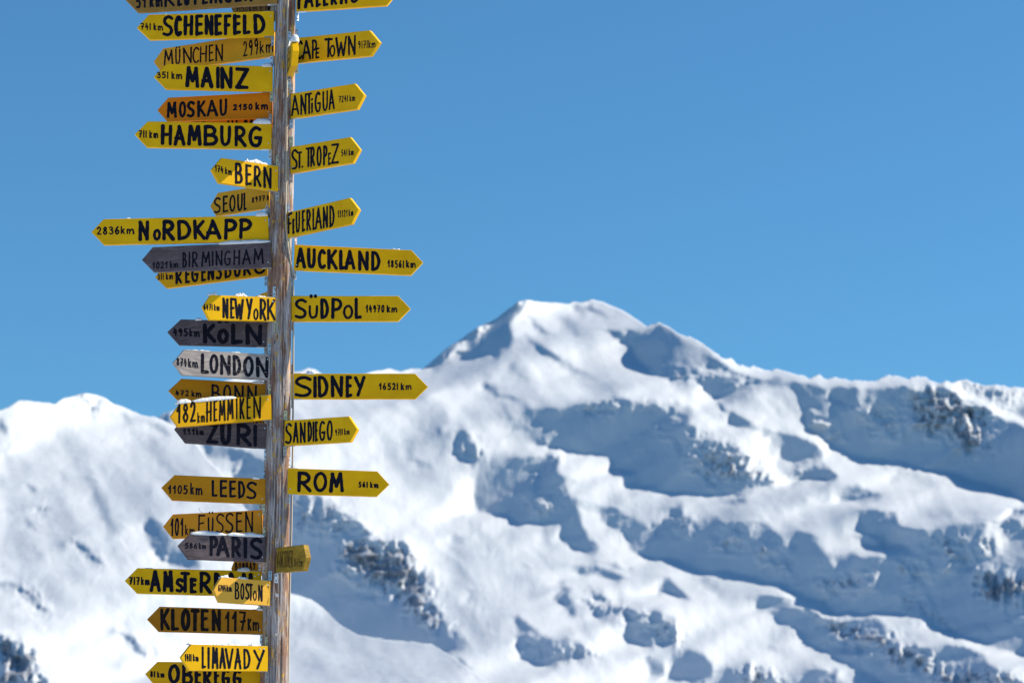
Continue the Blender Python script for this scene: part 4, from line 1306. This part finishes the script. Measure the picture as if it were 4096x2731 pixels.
# --- left side
left('K1', 4, [(1278, -145), (335, -88), (256, -3), (342, 85), (1277, 25)], 'brown',
     [(NAME, 17, (515, -62, 1110, -104), (52, 12), [('R', 515, 590), ('E', 600, 640), ('U', 645, 690), ('T', 690, 760), ('L', 765, 815), ('I', 822, 838), ('N', 850, 910), ('G', 915, 975), ('E', 985, 1040), ('N', 1050, 1112)]),
      (DIST, 12, (325, -30, 505, -40), (62, 50), '51 km')],
     'brown varnished arrow sign cut by the top edge of the picture, pointing left', off=-.02)
left('K1', -34, [(1262, 12), (985, 30), (966, 62), (985, 98), (1262, 88)], 'brown',
     [(NAME, 6, (995, 40, 1240, 30), (84, 76), '7l50km E lWI')],
     'small brown arrow sign half hidden behind the topmost left sign', off=.10, brackets=(0, 1), T=.022)
left('K1', 3, [(1252, 75), (412, 100), (333, 187), (420, 268), (1254, 242)], 'yellow',
     [(NAME, 25, (500, 103, 1198, 95), (249, 234), [('S', 500, 582), ('C', 580, 638), ('H', 642, 714), ('E', 720, 782), ('N', 784, 850), ('E', 850, 908), ('F', 913, 970), ('E', 975, 1035), ('L', 1040, 1100), ('D', 1113, 1198)]),
      (DIST, 8, (355, 155, 507, 158), (204, 210), '74l km')],
     'bright yellow arrow sign reading SCHENEFELD 741 km, second from the top on the left',
     snow=[(505, 530, 9, 'crumb', 'tiny snow crumb on top of the SCHENEFELD sign, nearer its tip'), (598, 620, 8, 'crumb', 'tiny snow crumb on top of the SCHENEFELD sign, above its letter C')])
left('K1', -20, [(1253, 212), (508, 327), (444, 418), (490, 480), (1253, 378)], 'ochre',
     [(NAME, 12.5, (510, 338, 915, 293), (442, 412), [('M', 510, 580), ('U', 587, 628), (':', 598, 616), ('N', 640, 705), ('C', 703, 755), ('H', 752, 806), ('E', 812, 850), ('N', 857, 915)]),
      (DIST, 11, (1045, 283, 1150, 253), (386, 366), '299'), (DIST, 10, (1156, 276, 1250, 262), (364, 354), 'km')],
     'faded ochre arrow sign reading MÜNCHEN 299 km above the yellow MAINZ sign', off=.015)
left('K1', 3, [(1245, 447), (535, 430), (446, 515), (527, 598), (1245, 615)], 'yellow',
     [(NAME, 26, (655, 445, 1088, 452), (590, 607), [('M', 655, 755), ('A', 757, 848), ('I', 862, 890), ('N', 890, 980), ('Z', 990, 1088)]),
      (DIST, 9, (465, 482, 635, 480), (528, 537), '35l km')],
     'bright yellow arrow sign reading MAINZ 351 km with one snow block near the post',
     snow=[(1168, 1242, 22, 'lump', 'smooth snow block on the MAINZ sign beside the post')])
left('K1', -9, [(1238, 620), (543, 657), (468, 742), (535, 818), (1238, 790)], 'orange',
     [(NAME, 17, (530, 687, 943, 663), (797, 783), [('M', 530, 606), ('O', 610, 666), ('S', 663, 725), ('K', 735, 800), ('A', 798, 880), ('U', 885, 943)]),
      (DIST, 11, (978, 700, 1110, 696), (746, 742), '2150'), (DIST, 11, (1127, 688, 1215, 682), (743, 740), 'km')],
     'orange arrow sign reading MOSKAU 2150 km')
left('K2', -24, [(1240, 28), (640, 84), (575, 160), (640, 235), (1240, 188)], 'orange',
     [(NAME, 17, (705, 74, 800, 66), (190, 182), [('T', 705, 755), ('E', 760, 800)]), (NAME, 17, (938, 62, 1120, 46), (178, 160), [('U', 938, 985), ('L', 993, 1035), ('M', 1045, 1120)])],
     'bright orange arrow sign almost hidden behind the MOSKAU and HAMBURG signs', off=.05, brackets=(0, 0))
left('K2', 4, [(1237, 90), (405, 77), (318, 163), (402, 250), (1237, 263)], 'yellow',
     [(NAME, 25, (488, 97, 1178, 108), (240, 252), [('H', 488, 572), ('A', 576, 662), ('M', 668, 768), ('B', 778, 882), ('U', 888, 968), ('R', 985, 1072), ('G', 1080, 1178)]),
      (DIST, 9, (343, 136, 477, 138), (187, 194), '7ll km')],
     'bright yellow arrow sign reading HAMBURG 711 km with a long snow roll near the post', off=-.01,
     snow=[(1108, 1238, 38, 'lump', 'thick white snow roll on the HAMBURG sign against the post')])
left('K2', 30, [(1283, 378), (903, 322), (836, 400), (886, 490), (1280, 548)], 'yellow',
     [(NAME, 19, (988, 352, 1240, 388), (497, 533), [('B', 988, 1045), ('E', 1058, 1108), ('R', 1115, 1170), ('N', 1180, 1240)]),
      (DIST, 8, (855, 368, 970, 392), (416, 442), '174 km')],
     'sunlit short yellow arrow sign reading BERN 174 km, tip swung toward the camera',
     snow=[(1042, 1215, 26, 'crumb', 'crumbly sunlit snow strip on top of the BERN sign')])
left('K2', -30, [(1222, 500), (875, 557), (823, 647), (862, 713), (1222, 658)], 'ochre',
     [(NAME, 15, (845, 590, 1072, 552), (700, 672), [('S', 845, 900), ('E', 906, 948), ('O', 950, 998), ('U', 1003, 1046), ('L', 1046, 1072)]),
      (DIST, 9, (1103, 586, 1222, 566), (628, 608), '8977 k')],
     'short faded ochre arrow sign reading SEOUL 8977, tucked between the BERN and NORDKAPP signs', off=.03)
left('K3', 2, [(1215, 36), (108, 62), (27, 147), (110, 233), (1218, 208)], 'yellow',
     [(NAME, 26, (338, 72, 1110, 55), (210, 198), [('N', 338, 416), ('O', 438, 497, 0, .58), ('R', 500, 590), ('D', 600, 698), ('K', 705, 797), ('A', 785, 902), ('P', 915, 1008), ('P', 1015, 1110)]),
      (DIST, 10, (62, 112, 216, 108), (168, 166), '2836'), (DIST, 10, (222, 108, 313, 106), (165, 164), 'km')],
     'longest yellow arrow sign, reading NORDKAPP 2836 km, reaching farthest left', off=-.01,
     snow=[(248, 290, 15, 'crumb', 'small snow crumb on the NORDKAPP sign near its tip'), (720, 778, 9, 'crumb', 'thin snow crumb on top of the NORDKAPP sign above its letter K'), (1125, 1214, 28, 'lump', 'shaded snow lump on the NORDKAPP sign against the post')])
left('K3', -3, [(1230, 213), (438, 250), (365, 335), (445, 416), (1237, 385)], 'grey',
     [(NAME, 11, (635, 284, 1187, 258), (390, 362), [('B', 635, 670), ('I', 680, 690), ('R', 700, 746), ('M', 762, 830), ('I', 836, 846), ('N', 858, 910), ('G', 916, 966), ('H', 978, 1028), ('A', 1036, 1104), ('M', 1112, 1187)]),
      (DIST, 8, (435, 348, 540, 344), (398, 393), '1021'), (DIST, 8, (552, 342, 610, 340), (392, 388), 'km')],
     'long weathered grey arrow sign reading BIRMINGHAM 1021 km in thin letters', off=-.012, ink='worn',
     snow=[(868, 1232, 24, 'lump', 'long shaded snow roll on top of the grey BIRMINGHAM sign')])
left('K3', -26, [(1208, 275), (520, 370), (453, 452), (528, 525), (1208, 440)], 'yellow2',
     [(NAME, 20, (588, 388, 1202, 300), (504, 428), [('R', 588, 640), ('E', 652, 692), ('G', 694, 750), ('E', 760, 800), ('N', 803, 856), ('S', 858, 908), ('B', 918, 972), ('U', 980, 1034), ('R', 1044, 1102), ('G', 1112, 1202)]),
      (DIST, 9, (468, 426, 576, 420), (472, 468), '3ll km')],
     'yellow arrow sign reading REGENSBURG 311 km, its top half hidden by the BIRMINGHAM sign', off=.04)
left('K3', -50, [(1212, 545), (1110, 585), (1085, 622), (1110, 655), (1212, 640)], 'yellow2', [],
     'small yellow arrow sign pointing away behind the NEW YORK sign', off=.06, brackets=(0, 0))
left('K3', 27, [(1262, 587), (830, 570), (775, 650), (820, 737), (1270, 748)], 'yellow',
     [(NAME, 17, (905, 588, 1268, 598), (728, 748), [('N', 905, 950), ('E', 956, 992), ('W', 984, 1052), ('Y', 1063, 1112), ('O', 1112, 1152, 0, .55), ('R', 1155, 1205), ('K', 1205, 1266)]),
      (DIST, 7, (780, 630, 888, 632), (672, 678), '647l km')],
     'sunlit yellow arrow sign reading NEW YORK 6471 km, tip swung toward the camera',
     snow=[(808, 910, 24, 'crumb', 'crumbly snow on the tip end of the NEW YORK sign'), (988, 1088, 24, 'crumb', 'crumbly snow on the middle of the NEW YORK sign'), (1138, 1204, 16, 'crumb', 'small snow patch on the post end of the NEW YORK sign')])
left('K4', 5, [(1205, 45), (628, 28), (537, 113), (617, 200), (1205, 213)], 'grey',
     [(NAME, 28, (772, 52, 1178, 58), (192, 203), [('K', 772, 867), ('O', 868, 952, 0, .74), (':', 888, 934), ('L', 962, 1046), ('N', 1058, 1178)]),
      (DIST, 10, (575, 86, 675, 88), (140, 148), '495'), (DIST, 10, (683, 88, 755, 90), (146, 150), 'km')],
     'weathered grey arrow sign reading KÖLN 495 km directly under the NEW YORK sign', ink='worn',
     snow=[(718, 772, 17, 'lump', 'single round snow lump on the grey KÖLN sign')])
left('K4', 24, [(1230, 265), (650, 232), (578, 318), (640, 402), (1227, 435)], 'light',
     [(NAME, 23, (758, 256, 1217, 282), (390, 424), [('L', 758, 818), ('O', 816, 882), ('N', 888, 966), ('D', 974, 1036), ('O', 1042, 1118), ('N', 1130, 1217)]),
      (DIST, 9, (597, 285, 668, 290), (340, 350), '874'), (DIST, 9, (676, 290, 742, 292), (352, 360), 'km')],
     'pale grey bare wood arrow sign reading LONDON 874 km, half in sunlight', ink='wornlight',
     snow=[(648, 838, 9, 'crumb', 'thin icy crust on the tip half of the LONDON sign'), (965, 1035, 9, 'crumb', 'thin icy crust on the middle of the LONDON sign')])
left('K4', 5, [(1205, 458), (630, 427), (543, 508), (625, 590), (1205, 620)], 'mustard',
     [(NAME, 13, (830, 462, 1140, 474), (580, 592), [('B', 830, 896), ('O', 908, 968), ('N', 984, 1052), ('N', 1068, 1140)]),
      (DIST, 8, (590, 504, 682, 502), (544, 546), '472'), (DIST, 8, (698, 504, 765, 506), (550, 552), 'km')],
     'amber yellow arrow sign reading BONN 472 km, lower half hidden by the HEMMIKEN sign', off=.02,
     snow=[(1105, 1195, 15, 'lump', 'small snow lump on the BONN sign beside the post')])
left('K4', 24, [(1232, 535), (625, 590), (560, 680), (612, 752), (1242, 700)], 'yellow2',
     [(NAME, 13, (795, 580, 1168, 542), (720, 692), [('H', 795, 838), ('E', 845, 876), ('M', 880, 930), ('M', 936, 986), ('I', 996, 1010), ('K', 1020, 1058), ('E', 1066, 1100), ('N', 1112, 1168)]),
      (DIST, 15, (598, 598, 730, 576), (728, 718), '182'), (DIST, 8, (738, 652, 790, 646), (726, 720), 'km')],
     'half sunlit yellow arrow sign reading HEMMIKEN 182 km, tilted and overlapping the BONN sign', ink='brush', off=-.01,
     snow=[(594, 700, 24, 'lump', 'bright snow roll on the tip end of the HEMMIKEN sign'), (700, 1005, 22, 'lump', 'long snow roll on the middle of the HEMMIKEN sign')])
left('K4', -22, [(1205, 700), (1010, 716), (985, 755), (1015, 800), (1205, 790)], 'peach',
     [(NAME, 6, (1085, 714, 1190, 706), (760, 755), [('I', 1088, 1096), ('I', 1110, 1118), ('M', 1130, 1150), ('I', 1160, 1168), ('I', 1178, 1186)])],
     'small peach coloured arrow sign peeping out between the HEMMIKEN and ZURI signs', off=.06, brackets=(0, 0))
left('K5', 6, [(1210, 25), (650, -18), (583, 60), (655, 152), (1205, 192)], 'grey',
     [(NAME, 26, (795, 12, 1142, 28), (158, 180), [('Z', 795, 882), ('U', 892, 968), ('R', 998, 1106), ('I', 1112, 1142)]),
      (DIST, 9, (640, 54, 722, 52), (96, 100), '111'), (DIST, 9, (728, 52, 782, 56), (100, 104), 'km')],
     'dark weathered grey arrow sign reading ZURI 111 km under the HEMMIKEN sign', ink='worn', off=.01)
left('K5', 8, [(1198, 393), (585, 368), (497, 452), (568, 537), (1196, 562)], 'mustard',
     [(NAME, 14, (832, 398, 1140, 414), (514, 532), [('L', 832, 876), ('E', 888, 942), ('E', 950, 1002), ('D', 1010, 1062), ('S', 1064, 1140)]),
      (DIST, 10, (540, 436, 675, 434), (492, 500), '1105'), (DIST, 10, (690, 420, 773, 432), (500, 506), 'km')],
     'dull amber arrow sign reading LEEDS 1105 km, cracked lengthwise',
     snow=[(1105, 1162, 17, 'lump', 'small snow lump on the LEEDS sign beside the post')])
left('K5', -18, [(1172, 603), (573, 632), (507, 715), (570, 795), (1172, 770)], 'peach',
     [(NAME, 12, (742, 632, 1115, 612), (762, 752), [('F', 742, 794), ('U', 806, 850, 0, .84), (':', 820, 840), ('S', 862, 922), ('S', 925, 986), ('E', 996, 1044), ('N', 1056, 1115)]),
      (DIST, 12, (556, 662, 646, 652), (778, 778), '101'), (DIST, 9, (655, 700, 722, 712), (772, 772), 'km')],
     'orange peach arrow sign reading FÜSSEN 101 km behind the snow covered PARIS sign', off=.02)
left('K6', 22, [(1197, 75), (692, 57), (612, 135), (680, 227), (1193, 247)], 'grey',
     [(NAME, 25, (818, 66, 1177, 84), (206, 232), [('P', 818, 882), ('A', 862, 958), ('R', 965, 1036), ('I', 1048, 1074), ('S', 1085, 1177)]),
      (DIST, 8, (655, 116, 738, 118), (156, 160), '586'), (DIST, 8, (748, 116, 797, 122), (158, 160), 'km')],
     'weathered grey arrow sign reading PARIS 586 km under a long roll of snow', ink='worn', off=-.01,
     snow=[(692, 940, 22, 'lump', 'long snow roll on the tip half of the grey PARIS sign'), (935, 1196, 22, 'lump', 'long snow roll on the post half of the grey PARIS sign')])
left('K6', -14, [(1172, 235), (985, 238), (965, 290), (985, 340), (1172, 335)], 'peach',
     [(NAME, 7, (990, 250, 1130, 248), (302, 300), 'BOMBAY'), (DIST, 6, (1145, 255, 1168, 254), (302, 300), '65')],
     'small peach arrow sign reading BOMBAY, partly hidden between the PARIS and AMSTERDAM signs', off=.05, brackets=(0, 0))
left('K6', 4, [(1168, 308), (335, 287), (250, 372), (332, 457), (1168, 480)], 'yellow',
     [(NAME, 25, (415, 300, 1120, 322), (448, 470), [('A', 415, 496), ('M', 502, 578), ('S', 586, 650, 0, .70), ('T', 618, 692), ('E', 684, 738, 0, .72), ('R', 748, 838), ('D', 845, 902), ('A', 915, 1020), ('M', 1030, 1120)]),
      (DIST, 10, (278, 345, 352, 345), (400, 402), '7l7'), (DIST, 10, (358, 345, 419, 345), (402, 404), 'km')],
     'bright yellow arrow sign reading AMSTERDAM 717 km, partly covered by the BOSTON sign', off=.02, screws=[(1150, 330), (1125, 342)],
     snow=[(380, 470, 7, 'crumb', 'thin snow crust on the tip half of the AMSTERDAM sign'), (1005, 1096, 24, 'lump', 'oval snow lump on the AMSTERDAM sign in front of the BOMBAY sign')])
left('K6', 33, [(1233, 373), (900, 348), (848, 432), (888, 517), (1228, 540)], 'pale',
     [(NAME, 12, (988, 378, 1178, 402), (494, 512), [('B', 988, 1022), ('O', 1024, 1056), ('S', 1058, 1090), ('T', 1082, 1114), ('O', 1110, 1140, 0, .62), ('N', 1144, 1178)]),
      (DIST, 8, (878, 398, 930, 400), (444, 446), '6704'), (DIST, 8, (934, 398, 970, 400), (446, 448), 'km')],
     'half sunlit pale ochre arrow sign reading BOSTON 6704 km, in front of the AMSTERDAM sign', ink='worn',
     snow=[(888, 984, 28, 'crumb', 'crumbly snow heap on the tip end of the BOSTON sign'), (1000, 1090, 17, 'crumb', 'small crumbly snow patch on the middle of the BOSTON sign')])
left('K6', 8, [(1180, 567), (485, 545), (401, 630), (478, 713), (1178, 733)], 'amber',
     [(NAME, 20, (486, 556, 900, 562), (706, 712), [('K', 486, 558), ('L', 558, 618), ('O', 625, 692), ('T', 690, 754), ('E', 758, 818), ('N', 832, 900)]),
      (DIST, 13, (922, 576, 1066, 576), (712, 714), '117'), (DIST, 10, (1075, 622, 1155, 640), (706, 712), [('K', 1075, 1104), ('m', 1110, 1155, 0, 1.25)])],
     'brownish amber arrow sign reading KLOTEN 117 km', ink='brush',
     snow=[(1135, 1182, 20, 'lump', 'small snow lump on the KLOTEN sign beside the post')])
left('K6', 28, [(1212, 812), (697, 798), (628, 885), (685, 975), (1212, 980)], 'yellow',
     [(NAME, 16, (765, 812, 1192, 836), (962, 970), [('L', 765, 798), ('I', 806, 822), ('M', 834, 882), ('A', 884, 932), ('V', 922, 984), ('A', 984, 1038), ('D', 1046, 1098), ('Y', 1112, 1194)]),
      (DIST, 8, (653, 862, 700, 862), (912, 914), '14ll'), (DIST, 8, (708, 864, 747, 866), (912, 914), 'km')],
     'brightest sunlit yellow arrow sign reading LIMAVADY 1411 km, near the bottom', off=-.01, screws=[(1160, 830), (1185, 830)],
     snow=[(670, 694, 9, 'crumb', 'tiny snow crumb on the tip of the LIMAVADY sign'), (842, 1036, 17, 'crumb', 'glittering snow strip on the middle of the LIMAVADY sign'), (1088, 1152, 17, 'crumb', 'glittering snow patch on the post end of the LIMAVADY sign')])
left('K6', 3, [(1165, 925), (470, 915), (387, 998), (460, 1085), (1165, 1095)], 'yellow2',
     [(NAME, 23, (538, 928, 1038, 962), (1060, 1092), [('O', 538, 622), ('B', 632, 712), ('E', 718, 768), ('R', 774, 838), ('E', 846, 892), ('G', 898, 962), ('G', 972, 1038)]),
      (DIST, 9, (420, 976, 518, 982), (1020, 1024), '8l km'), (DIST, 6, (1076, 1050, 1108, 1050), (1062, 1062), '..')],
     'yellow arrow sign reading OBEREGG 81 km, cut by the bottom edge behind the LIMAVADY sign', off=.04)

# --- right side
right('K1', 4, [(1402, -92), (2008, -130), (2080, -47), (2012, 37), (1402, 78)], 'yellow',
      [(NAME, 21, (1408, -72, 1832, -98), (66, 22), [('P', 1408, 1450), ('A', 1452, 1524), ('L', 1530, 1574), ('E', 1578, 1622), ('R', 1630, 1682), ('M', 1692, 1752), ('O', 1758, 1832)])],
      'yellow arrow sign reading PALERMO, cut by the top edge on the right of the post')
right('K1', 36, [(1400, 257), (1893, 205), (1960, 285), (1900, 376), (1400, 425)], 'yellow',
      [(NAME, 18, (1403, 276, 1806, 236), (410, 372), [('C', 1403, 1450), ('A', 1440, 1505), ('P', 1505, 1548), ('E', 1530, 1562, 0, .55), ('T', 1588, 1652), ('O', 1624, 1668, 0, .62), ('W', 1664, 1746), ('N', 1748, 1806)]),
       (DIST, 8, (1818, 276, 1936, 270), (330, 324), '9l7lkm')],
      'yellow arrow sign reading CAPE TOWN 9171 km on the right')
right('K1', 32, [(1365, 632), (1795, 562), (1858, 640), (1810, 733), (1365, 798)], 'yellow',
      [(NAME, 16, (1366, 645, 1664, 600), (788, 738), [('A', 1366, 1426), ('N', 1428, 1476), ('T', 1466, 1512), ('i', 1499, 1519, 0, .78), ('G', 1524, 1572), ('U', 1576, 1620), ('A', 1618, 1664)]),
       (DIST, 7, (1688, 646, 1800, 634), (692, 682), '724l km')],
      'yellow arrow sign reading ANTIGUA 7241 km on the right',
      snow=[(1726, 1754, 8, 'crumb', 'tiny snow crumb on top of the ANTIGUA sign')])
right('K2', 28, [(1363, 250), (1765, 182), (1830, 265), (1782, 355), (1363, 427)], 'yellow',
      [(NAME, 16, (1366, 264, 1692, 224), (402, 364), [('S', 1366, 1416), ('T', 1404, 1446, 0, .84), ('.', 1438, 1450), ('T', 1462, 1508), ('R', 1494, 1532), ('O', 1536, 1577), ('P', 1580, 1616), ('E', 1614, 1640, 0, .6), ('Z', 1634, 1692)]),
       (DIST, 7, (1705, 268, 1790, 258), (316, 306), '54l km')],
      'yellow arrow sign reading ST. TROPEZ 541 km on the right')
right('K2', 32, [(1342, 690), (1762, 590), (1822, 668), (1772, 765), (1342, 858)], 'yellow',
      [(NAME, 16, (1343, 694, 1664, 636), (842, 782), [('F', 1343, 1378), ('E', 1374, 1396, 0, .7), ('U', 1396, 1432), ('E', 1438, 1466), ('R', 1468, 1506), ('L', 1508, 1540), ('A', 1526, 1580), ('N', 1578, 1620), ('D', 1622, 1664)]),
       (DIST, 7, (1680, 676, 1787, 664), (726, 712), '13121 km')],
      'yellow arrow sign reading FEUERLAND 13121 km on the right, tilted upward')
right('K3', -4, [(1390, 233), (2178, 270), (2255, 352), (2175, 437), (1385, 403)], 'yellow',
      [(NAME, 23, (1394, 250, 1972, 278), (390, 414), [('A', 1394, 1470), ('U', 1474, 1538), ('C', 1544, 1606), ('K', 1608, 1684), ('L', 1688, 1738), ('A', 1724, 1804), ('N', 1816, 1892), ('D', 1902, 1972)]),
       (DIST, 9, (2015, 334, 2128, 338), (388, 392), '1856l'), (DIST, 9, (2140, 336, 2206, 338), (388, 392), 'km')],
      'yellow arrow sign reading AUCKLAND 18561 km on the right, sloping down to its tip', brackets=(1, 1),
      snow=[(1488, 1514, 6, 'crumb', 'tiny snow crumb on the AUCKLAND sign near the post'), (1832, 1868, 8, 'crumb', 'tiny snow crumb on the middle of the AUCKLAND sign'), (2038, 2100, 18, 'crumb', 'pointed snow crumb on the AUCKLAND sign near its tip')])
right('K3', 0, [(1370, 577), (2088, 577), (2170, 662), (2088, 746), (1370, 748)], 'yellow',
      [(NAME, 19, (1386, 592, 1845, 590), (732, 735), [('S', 1386, 1478), ('U', 1484, 1552, 0, .66), (':', 1503, 1532), ('D', 1562, 1626), ('P', 1634, 1714), ('O', 1714, 1788, 0, .68), ('L', 1792, 1845)]),
       (DIST, 9, (1868, 636, 1996, 636), (690, 690), '14970'), (DIST, 9, (2010, 638, 2082, 638), (690, 690), 'km')],
      'yellow arrow sign reading SÜDPOL 14970 km on the right, perfectly level')
right('K4', 0, [(1367, 392), (2202, 393), (2287, 480), (2202, 562), (1367, 562)], 'yellow',
      [(NAME, 23, (1386, 406, 1872, 408), (554, 553), [('S', 1386, 1512), ('I', 1516, 1542), ('D', 1545, 1622), ('N', 1632, 1722), ('E', 1732, 1782), ('Y', 1786, 1872)]),
       (DIST, 9, (1958, 454, 2088, 454), (504, 504), '1652l'), (DIST, 9, (2104, 454, 2178, 454), (504, 504), 'km')],
      'longest yellow arrow sign on the right, reading SIDNEY 16521 km',
      snow=[(1466, 1532, 20, 'lump', 'flat round snow cake on the SIDNEY sign near the post'), (2118, 2152, 6, 'crumb', 'tiny snow crumb on the SIDNEY sign near its tip')])
right('K5', 27, [(1325, 3), (1755, -26), (1812, 60), (1765, 145), (1322, 172)], 'yellow',
      [(NAME, 16, (1326, 18, 1650, 0), (160, 138), [('S', 1326, 1378), ('A', 1378, 1422), ('N', 1424, 1470), ('D', 1476, 1512), ('I', 1512, 1526), ('E', 1526, 1552), ('G', 1554, 1602), ('O', 1604, 1650)]),
       (DIST, 7, (1663, 60, 1762, 54), (104, 98), '97ll km')],
      'yellow arrow sign reading SANDIEGO 9711 km on the right')
right('K5', -3, [(1345, 322), (1948, 343), (2028, 430), (1943, 512), (1342, 495)], 'yellow',
      [(NAME, 20, (1408, 342, 1724, 350), (482, 488), [('R', 1408, 1510), ('O', 1513, 1612), ('M', 1622, 1724)]),
       (DIST, 9, (1820, 410, 1884, 412), (452, 455), '56l'), (DIST, 9, (1898, 412, 1956, 414), (454, 458), 'km')],
      'yellow arrow sign reading ROM 561 km on the right')
right('Q4', 56, [(235, 357), (478, 327), (501, 443), (474, 560), (228, 580)], 'olive',
      [(NAME, 7, (236, 392, 386, 374), (536, 528), [('V', 236, 252), ('A', 250, 270), ('N', 272, 288), ('C', 290, 305), ('O', 307, 322), ('U', 324, 338), ('V', 338, 354), ('E', 356, 368), ('R', 370, 386)]),
       (DIST, 5, (397, 452, 436, 448), (528, 526), '8437'), (DIST, 5, (444, 446, 470, 444), (524, 522), 'km')],
      'short bare yellowish wood arrow sign reading VANCOUVER, swung far toward the camera', T=.034)


def facing_sign():
    """the sign right of the post that points almost straight at the camera"""
    tr = math.radians(81)
    A = at(*full('Q1', 330, 590), PD - .045)
    d = Vector((math.cos(tr), -math.sin(tr), -.10)).normalized()
    za = Vector((0, 0, 1)); za = (za - d * za.dot(d)).normalized()
    ya = za.cross(d)
    nf = Vector((-math.sin(tr), -math.cos(tr), 0))
    fs = 1 if ya.dot(nf) > 0 else -1
    M = Matrix(((d.x, ya.x, za.x, A.x), (d.y, ya.y, za.y, A.y), (d.z, ya.z, za.z, A.z), (0, 0, 0, 1)))
    h = .072
    poly = [(0, h), (.35, h), (.425, 0), (.35, -h), (0, -h)]
    mapf = lambda x, y: (x / 1000.0, y / 1000.0)
    words = [(NAME, 14, (40, 45, 260, 45), (-45, -45), 'IIEIII')]
    return make_sign(90, M, fs, poly, 81, 'yellow', words,
                     'yellow arrow sign seen end-on, pointing at the camera beside the CAPE TOWN sign', 'std',
                     [(300, 372, 34, 'lump', 'rounded snow cap on the tip of the end-on yellow sign')], (1, 1), .036, mapf, .001, 'F', lambda x: 72.0, (full('Q1', 345, 372), full('Q1', 345, 700)))


facing_sign()


def scrap(X, Y, pts, label):
    o = surf_depth(X, Y, .0035)
    c = at(X, Y, o)
    V = [(x / PXM, 0, -y / PXM) for x, y in pts]
    n = len(V)
    V += [(v[0], .0012, v[2]) for v in V]
    F = [tuple(range(n)), tuple(range(n, 2 * n))[::-1]] + [(i, i + n, (i + 1) % n + n, (i + 1) % n) for i in range(n)]
    me = bpy.data.meshes.new('paper_scrap'); me.from_pydata(V, [], F)
    s_ = link('paper_scrap', me, PAPER)
    s_.location = c
    tag(s_, label, 'paper scrap')


PAPER, _t, _b = new_mat('torn_white_paper')
_b.inputs['Base Color'].default_value = (.7, .66, .62, 1); _b.inputs['Roughness'].default_value = .8
_n = N(_t, 'ShaderNodeTexNoise', Scale=300.0); _tc = N(_t, 'ShaderNodeTexCoord')
_t.links.new(_tc.outputs['Object'], _n.inputs['Vector'])
_t.links.new(mix(_t, _n.outputs['Fac'], (.55, .48, .45), (.80, .77, .74)), _b.inputs['Base Color'])
scrap(1107, 2379, [(-7, -8), (6, -5), (9, 3), (3, 9), (-5, 4)], 'torn white paper scrap stapled to the post beside the BOSTON sign')
scrap(1104, 2538, [(-4, -7), (5, -6), (4, 5), (-3, 3)], 'smaller torn white paper scrap on the post above the LIMAVADY sign')

STRAW, _t, _b = new_mat('dry_straw')
_b.inputs['Base Color'].default_value = (.52, .38, .2, 1); _b.inputs['Roughness'].default_value = .7
_pts = [full('K5', *q) for q in ((772, 618), (762, 616), (754, 606), (748, 590))]
tag(tube('straw_stalk', [at(x, y, 15.985) for x, y in _pts], .0011, STRAW, 6), 'dry straw stalk standing on top of the orange FÜSSEN sign', 'straw')
